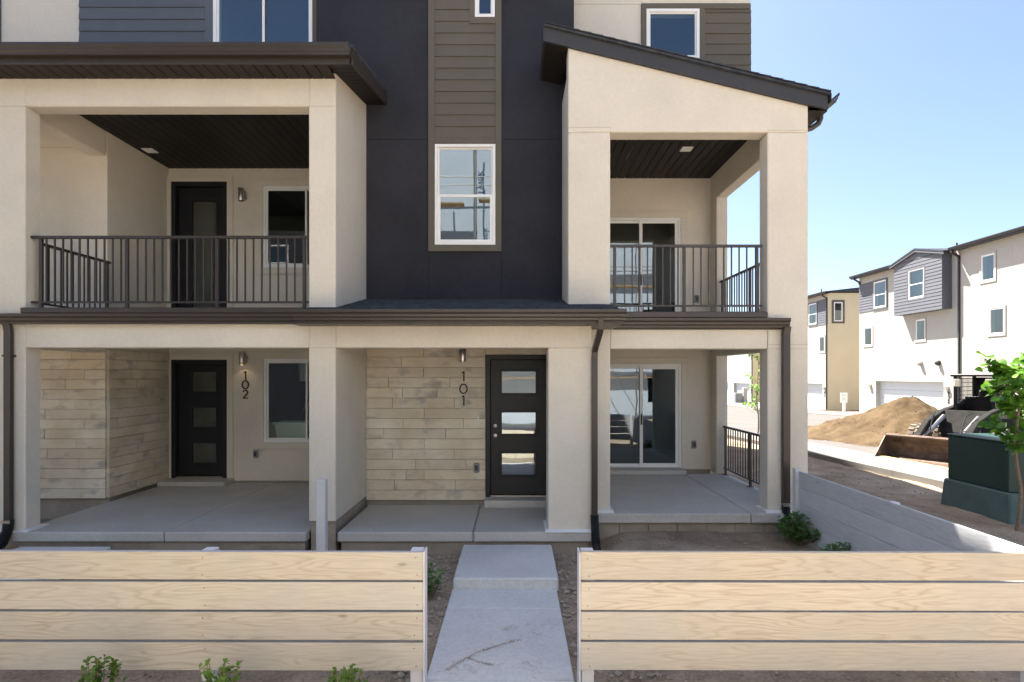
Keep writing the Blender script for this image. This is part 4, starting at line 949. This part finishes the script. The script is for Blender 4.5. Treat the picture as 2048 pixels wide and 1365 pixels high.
for s in (-1, 1):
    yc = (YB0+YB1)/2; ye = yc+s*2.05
    mb = MB(); mb.prism([(yc,8.93),(ye,8.40),(ye,8.47),(yc,9.02)], 'x', XB-.15, X1+3); mb.build("bay_roof", m_shing, b1)
    mb = MB(); mb.prism([(yc,8.82),(ye,8.29),(ye,8.399),(yc,8.929)], 'x', XB-.13, XB-.10); mb.build("fascia", m_slate, b1)
eave(b1, X1, 13.7, YB0-.35, zt); eave(b1, X1, YB1+.35, 36.4, zt)
def dsp(b, X, y, zt, z0): bx("downspout", X-.08, X-.005, y-.05, y+.05, z0, zt-.35, m_fascia, b, .01); mb = MB(); mb.sweep([(X-.42,y,zt-.05),(X-.40,y,zt-.16),(X-.06,y,zt-.36),(X-.045,y,zt-.5)], (0,.05,0), .04); mb.build("downspout_elbow", m_fascia, b)
dsp(b1, X1, 27.95, zt, -.3); dsp(b1, X1, 36.0, zt+.02, 8.0)
for y, mt in ((30.6, m_far), (29.3, m_fascia)):
    mb = MB(); mb.tube([(X1-.001,y,2.87),(X1-.05,y,2.87),(X1-.15,y,2.82),(X1-.17,y,2.80)], [.13,.13,.12,.08], 14); mb.build("vent_hood", mt, b1, 0, True)
for y in (34.95, 28.72): bx("wall_lamp", X1-.14, X1-.002, y-.10, y+.10, 1.45, 1.66, m_steel, b1, .01)
for i, ch in enumerate("932"): digit(ch, 28.66, 1.22-.21*i, .17, .035, FM, X1-.02, X1-.002, m_num, b1, -1)
bx("utility_meter", X1-.16, X1-.002, 28.62, 28.88, .28, .62, m_boxg, b1, .01); bx("meter_pipe", X1-.08, X1-.003, 28.70, 28.78, -.3, .279, m_boxg, b1)
def joints(b, X, y0, y1, zs, ys_, zb, ztop):
    for z in zs: bx("control_joint", X-.003, X+.01, y0, y1, z-.008, z+.008, m_joint, b)
    for y in ys_: bx("control_joint", X-.003, X+.01, y-.008, y+.008, zb, ztop, m_joint, b)
joints(b1, X1, 14.1, 28.0, (5.55, 2.05), (26.9, 25.0), 0, 8.2); joints(b1, X1, 28.0, 36, (2.05,), (33.0, 31.2), 2.1, 5.4)
for y, z in ((28.9, 8.75), (24.4, 8.9)):
    mb = MB(); mb.tube([(X1+.6,y,z-.35),(X1+.6,y,z+.25)], .04, 8); mb.build("vent_pipe", m_machd, b1)
# second and third building further along the road
def second(X, y0, y1, zb, label, endwin):
    b, _ = far_building("garage_townhouse", X, y0, y1, zb, 8.4, label)
    H = 8.45; g = (y0+.75, y0+5.0, zb, zb+2.1); g2 = (y0+6.6, y0+11, zb, zb+2.1)
    ws = [(y0+1.55,y0+2.75,6.25,7.9),(y0+.45,y0+1.2,4.0,5.2),(y0+7.5,y0+8.5,6.2,7.8),(y0+7.5,y0+8.3,4.0,5.2)]
    mb = MB(); mb.panel(y0+.251, y1, X, X+.25, zb-.4, H, [g,g2]+ws, FM); mb.build("wall", m_far, b)
    ew = (X+.45, X+1.1, 6.3, 7.75)
    mb = MB(); mb.panel(X, X+11, y0, y0+.25, zb-.4, H, [ew]); mb.build("end_wall", m_farend, b)
    bx("wall", X+.25, X+11, y1-.25, y1, zb-.4, H, m_far, b); bx("wall", X+10.75, X+11, y0+.25, y1-.25, zb-.4, H, m_far, b)
    window(ID, *ew, y0-.02, 'fixed', b, m_white, m_glassf, .06, 1.5); trim(*ew, .16, y0-.035, y0-.001, m_olive, ID, b)
    for w in ws[1:]: farwin(b, X, *w, 'fixed')
    farwin(b, X, *ws[0], 'hung', m_slate, .1, -.03); s = empty("siding_panel", (X, y0+.7, 7), parent=b); siding(y0+.01, y0+1.45, 6.1, 8.05, X, m_slate, s, FM, .18)
    garage(b, X, *g); garage(b, X, *g2); eave(b, X, y0-.3, y1+.3, H); dsp(b, X, y0+.12, H, zb-.3)
    for i, ch in enumerate("934"[:2]): digit(ch, y0+.45, zb+1.35-.21*i, .17, .035, FM, X-.02, X-.002, m_num, b, -1)
    bx("wall_lamp", X-.14, X-.002, y0+.30, y0+.5, zb+1.65, zb+1.86, m_steel, b, .01)
    bx("foundation", X-.01, X+10, y0-.02, y0-.001, zb-.3, zb+.12, m_found, b)
    mb = MB(); mb.tube([(X+.7,y0+2.2,H),(X+.7,y0+2.2,H+.65)], .04, 8); mb.build("vent_pipe", m_machd, b)
    return b
b2 = second(23.7, 42.8, 54.5, -.55, "white garage townhouse with tan end wall beyond the sign", True)
b3 = second(24.2, 57.5, 70, -.75, "farthest white townhouse seen through the right porch opening", True)
strip("mulch_bed", lambda y: 22.6, lambda y: 34, 39.6, 42.78, .06, m_soil2, .8)
sg = empty("yard_sign", (22.3, 38.3, gz(22.3,38.3)), "small white sign on a post before the tan end wall", "sign")
z0 = gz(22.3,38.3); bx("sign_post", 22.24, 22.42, 38.3, 38.36, z0-.2, z0+.72, m_signw, sg); bx("sign_board", 22.04, 22.52, 38.26, 38.30, z0+.70, z0+1.36, m_signw, sg, .01)
bx("print_line", 22.12, 22.20, 38.252, 38.259, z0+1.18, z0+1.25, m_sprint, sg); bx("print_line", 22.23, 22.44, 38.252, 38.259, z0+1.19, z0+1.23, m_sprint, sg)
for i in range(3): bx("print_line", 22.15, 22.41-.05*(i % 2), 38.252, 38.259, z0+1.02-.07*i, z0+1.035-.07*i, m_boxg, sg)
uc = empty("utility_box", (21.9, 55.8, -.7), "grey utility cabinets beside the farthest townhouse", "utility box"); zz = gz(21.9, 55.8)
bx("cabinet", 21.7, 22.4, 55.6, 56.1, zz, zz+1.0, m_boxg, uc, .02); bx("cabinet", 22.5, 22.9, 55.6, 56.0, zz, zz+1.5, m_far, uc, .02)

# ------------------------------------------------------------------ the building site behind the camera (seen in the glass)
wb = empty("wrapped_building", (-1, -7, 0), "unfinished building in white house wrap mirrored in the tall tower window", "building")
YW = -5.6
ho = [(6,7.4,3.9,5.4),(-4.2,-3.4,6.6,8.1),(-.2,1.2,3.9,5.4),(3.2,4.4,6.6,8.1),(-3.2,-2.2,.1,2.2),(2,4.4,.1,2.3),(6.4,7.5,.9,2.2)]
mb = MB(); mb.panel(-4.6, 9.5, YW-.2, YW, 0, 12.6, ho); mb.build("wall", m_wrap, wb)
bx("wall", -4.6, -4.4, -16, YW-.2, 0, 12.6, m_wrap, wb); bx("wall", 9.3, 9.5, -16, YW-.2, 0, 12.6, m_wrap, wb); bx("wall", -4.4, 9.3, -16.2, -16, 0, 12.6, m_wrap, wb)
bx("roof", -4.65, 9.8, -16.4, YW+.4, 12.6, 12.8, m_osb, wb); bx("sheathing", -4.6, 9.5, YW+.001, YW+.03, 2.75, 3.05, m_osb, wb)
def text(s, x, z, size, rot):
    c = bpy.data.curves.new("print", 'FONT'); c.body = s; c.size = size; c.extrude = .002; t = bpy.data.objects.new("t", c); C.objects.link(t)
    me = bpy.data.meshes.new_from_object(t.evaluated_get(bpy.context.evaluated_depsgraph_get())); C.objects.unlink(t); bpy.data.objects.remove(t)
    me.materials.append(m_print); o = bpy.data.objects.new("wrap_print", me); put(o, wb, (x, YW+.006, z)); o.rotation_euler = Matrix.Rotation(rot, 4, 'Y').to_euler()
    o.rotation_euler = (Matrix.Rotation(R(180),3,'Z') @ Matrix.Rotation(R(90),3,'X') @ Matrix.Rotation(rot,3,'Z')).to_euler()
for x, z in ((-1.3, 7.2), (-1.5, 9.5), (-.55, 7.9), (-.75, 10.4), (-2.6, 6.4), (1.6, 6.2), (3.0, 9)): text("Tyvek", x, z, .42, R(90))
sc = empty("scaffold", (-1, -4.6, 0), "pipe scaffold with plank decks mirrored in the windows", "scaffold")
for x in (-4.4,-3.4,-1.55,1.2,3.5,5.8,8):
    for y in (-5.2, -4.2):
        mb = MB(); mb.tube([(x,y,0),(x,y,11.6)], .03, 8); mb.build("pole", m_scaf, sc)
for z in (2.1, 4.2, 6.3, 8.9):
    for y in (-5.2, -4.2):
        mb = MB(); mb.tube([(-4.4,y,z+.9),(8,y,z+.9)], .022, 6); mb.build("guard_rail", m_scaf, sc)
    bx("plank", -4.4, -2, -5.15, -4.70, z, z+.05, m_osb, sc); bx("plank", -1.4, 8, -4.68, -4.25, z, z+.05, m_osb, sc)
for i, x in enumerate((-3.4,1.2,3.5)):
    mb = MB(); mb.tube([(x,-4.2,.2 if i % 2 else 4.2),(x+2.3,-4.2,4.2 if i % 2 else .2)], .02, 6); mb.build("brace", m_scaf, sc)

db = empty("added_dark_house", (-10, -8, 0), "added dark house front that darkens the reflections beside door 102", "townhouse")  # unseen house, added for dark reflections and less bounce on the left
dh = [(-13,-11.6,1,2.4),(-9.6,-8.4,.1,2.3),(-7.4,-5.9,1,2.4),(-13,-11.6,4,5.5),(-9.8,-8.2,4,5.5),(-7.2,-6,4,5.5),(-12,-10.6,6.8,8.3),(-8.4,-7,6.8,8.3)]
mb = MB(); mb.panel(-15, -5.0, YW-.3, YW-.1, -.1, 9.6, dh); mb.build("wall", m_dark, db)
bx("wall", -15, -14.8, -16, YW-.3, -.1, 9.6, m_dark, db); bx("wall", -5.2, -5.0, -16, YW-.3, -.1, 9.6, m_dark, db); bx("wall", -14.8, -5.2, -16.2, -16, -.1, 9.6, m_dark, db); bx("roof", -15.2, -4.8, -16.4, YW+.1, 9.6, 9.8, m_shing, db)
BK = lambda a, d, z: (a, 2*(YW-.1)-d, z)
for h in dh: window(BK, *h, YW-.1, 'hung', db, m_white, m_glassf, .05, 1.5)

# things standing inside the window of 102
bn = empty("storage_bin", (-4.2, 10.95, .77), "pale plastic bin standing inside the window beside door 102", "bin")
mb = MB(); mb.add([(-4.48,10.75,.77),(-3.98,10.75,.77),(-3.98,11.15,.77),(-4.48,11.15,.77),(-4.56,10.70,1.34),(-3.92,10.70,1.34),(-3.92,11.2,1.34),(-4.56,11.2,1.34)], [(0,3,2,1),(0,1,5,4),(1,2,6,5),(2,3,7,6),(3,0,4,7)]); mb.build("tub", m_signw, bn)
bx("rim", -4.59, -3.89, 10.67, 10.70, 1.31, 1.355, m_signw, bn, .005)
ts = empty("work_light_stand", (-4.25, 11.5, .77), "slim tripod work light standing inside the window beside door 102", "work light")
mb = MB(); mb.tube([(-4.25,11.5,1.0),(-4.25,11.5,2.5)], .014, 8); mb.build("pole", m_steel, ts)
for a in (.3, 2.4, 4.5):
    mb = MB(); mb.tube([(-4.25,11.5,1.75),(-4.25+.5*math.cos(a),11.5+.4*math.sin(a),.78)], .010, 6); mb.build("leg", m_steel, ts)
mb = MB(); mb.tube([(-4.25,11.5,1.9),(-3.8,11.45,2.35)], .010, 6); mb.build("arm", m_steel, ts)
mb = MB(); mb.tube([(-4.25,11.42,2.12),(-4.25,11.42,2.5)], [.10,.13], 14); mb.build("lamp_head", m_signw, ts)

# ------------------------------------------------------------------ clods and pebbles in the yard
cm = MB(); mc = MB(); rnd = random.Random(11); O = [(1,0,0),(-1,0,0),(0,1,0),(0,-1,0),(0,0,1),(0,0,-1)]; OF = [(0,2,4),(2,1,4),(1,3,4),(3,0,4),(2,0,5),(1,2,5),(3,1,5),(0,3,5)]
def clods(n, x0, x1, y0, y1, s0, s1):
    for _ in range(n):
        x, y = rnd.uniform(x0,x1), rnd.uniform(y0,y1); s = s0*(s1/s0)**(rnd.random()**2.2)
        if -.67 < x < .45 and y < 7.1: continue
        c = Vector((x, y, gz(x,y)-.02+s*.3 + .03*noise.noise(Vector((x,y,0))*1.3)))
        cm.add([c + Vector((o[0]*s*rnd.uniform(.6,1.3), o[1]*s*rnd.uniform(.6,1.3), o[2]*s*rnd.uniform(.4,.9))) for o in O], OF)
clods(1400, -1.3, -.66, 4.0, 7.1, .005, .034); clods(1600, .46, 1.15, 4.0, 7.1, .005, .036); clods(1500, 1.1, 3.65, 4.2, 7.6, .004, .020)
clods(900, -5, 4, 3.45, 4.3, .005, .02); clods(1200, 3.8, 8, 5, 14, .006, .03); clods(300, -2.6,-.7,6.2,7.1,.005,.02)
def spill(path, n, wid, s0, s1, z):
    for _ in range(n):
        t = rnd.random()*(len(path)-1); i = int(t); a = Vector(path[i]).lerp(Vector(path[i+1]), t-i); g_ = rnd.gauss(0, 1)*wid
        c = Vector((a.x + g_*rnd.uniform(.4,1), a.y + g_*1.2*rnd.uniform(-1,1), z)); s = s0*(s1/s0)**(rnd.random()**3)
        if -.65 < c.x < .43: cm.add([c + Vector((o[0]*s*rnd.uniform(.7,1.6), o[1]*s*rnd.uniform(.7,1.6), o[2]*s*.3*rnd.uniform(.4,.9))) for o in O], OF)
spill([(-.52,4.28,0),(-.42,4.42,0),(-.30,4.56,0),(-.12,4.68,0),(.04,4.78,0)], 1100, .022, .002, .007, .0118)
spill([(-.36,4.46,0),(-.24,4.38,0),(-.17,4.36,0)], 350, .014, .002, .006, .0118); spill([(.06,4.40,0),(.16,4.34,0),(.14,4.16,0)], 90, .03, .002, .006, .0118)
spill([(.14,4.92,0),(.2,4.86,0),(.32,4.98,0),(.37,5.06,0),(.28,5.08,0),(.16,4.98,0),(.14,4.92,0)], 150, .006, .002, .005, .0118)
spill([(-.6,4.3,0),(.3,5.3,0),(.1,4.2,0)], 260, .16, .0015, .006, .0118)
for _ in range(900):                                    # lumps on the mound
    a, r_ = rnd.uniform(0,6.28), rnd.random()**.5; x, y = 12.6+2.9*r_*math.cos(a), 18.9+4.9*r_*math.sin(a)
    d = math.hypot(x-12.7, (y-18)/1.15); H = 1.18*math.exp(-(d/1.45)**1.35) + .46*math.exp(-((x-12.6)**2/3.2+(y-20.5)**2/10)); s = .009*(4**(rnd.random()**2.5))
    mc.add([Vector((x,y,gz(x,y)+H*(1-r_**3)-.012)) + Vector((o[0]*s*rnd.uniform(.6,1.3), o[1]*s*rnd.uniform(.6,1.3), o[2]*s*rnd.uniform(.5,1.2))) for o in O], OF)
tag(mc.build("soil_lumps", m_sand, bpy.data.objects["soil_mound"], weld=False), kind="stuff")
tag(cm.build("soil_crumbs", m_clod, weld=False), "loose soil crumbs and pebbles scattered over the yard", "soil", kind="stuff")
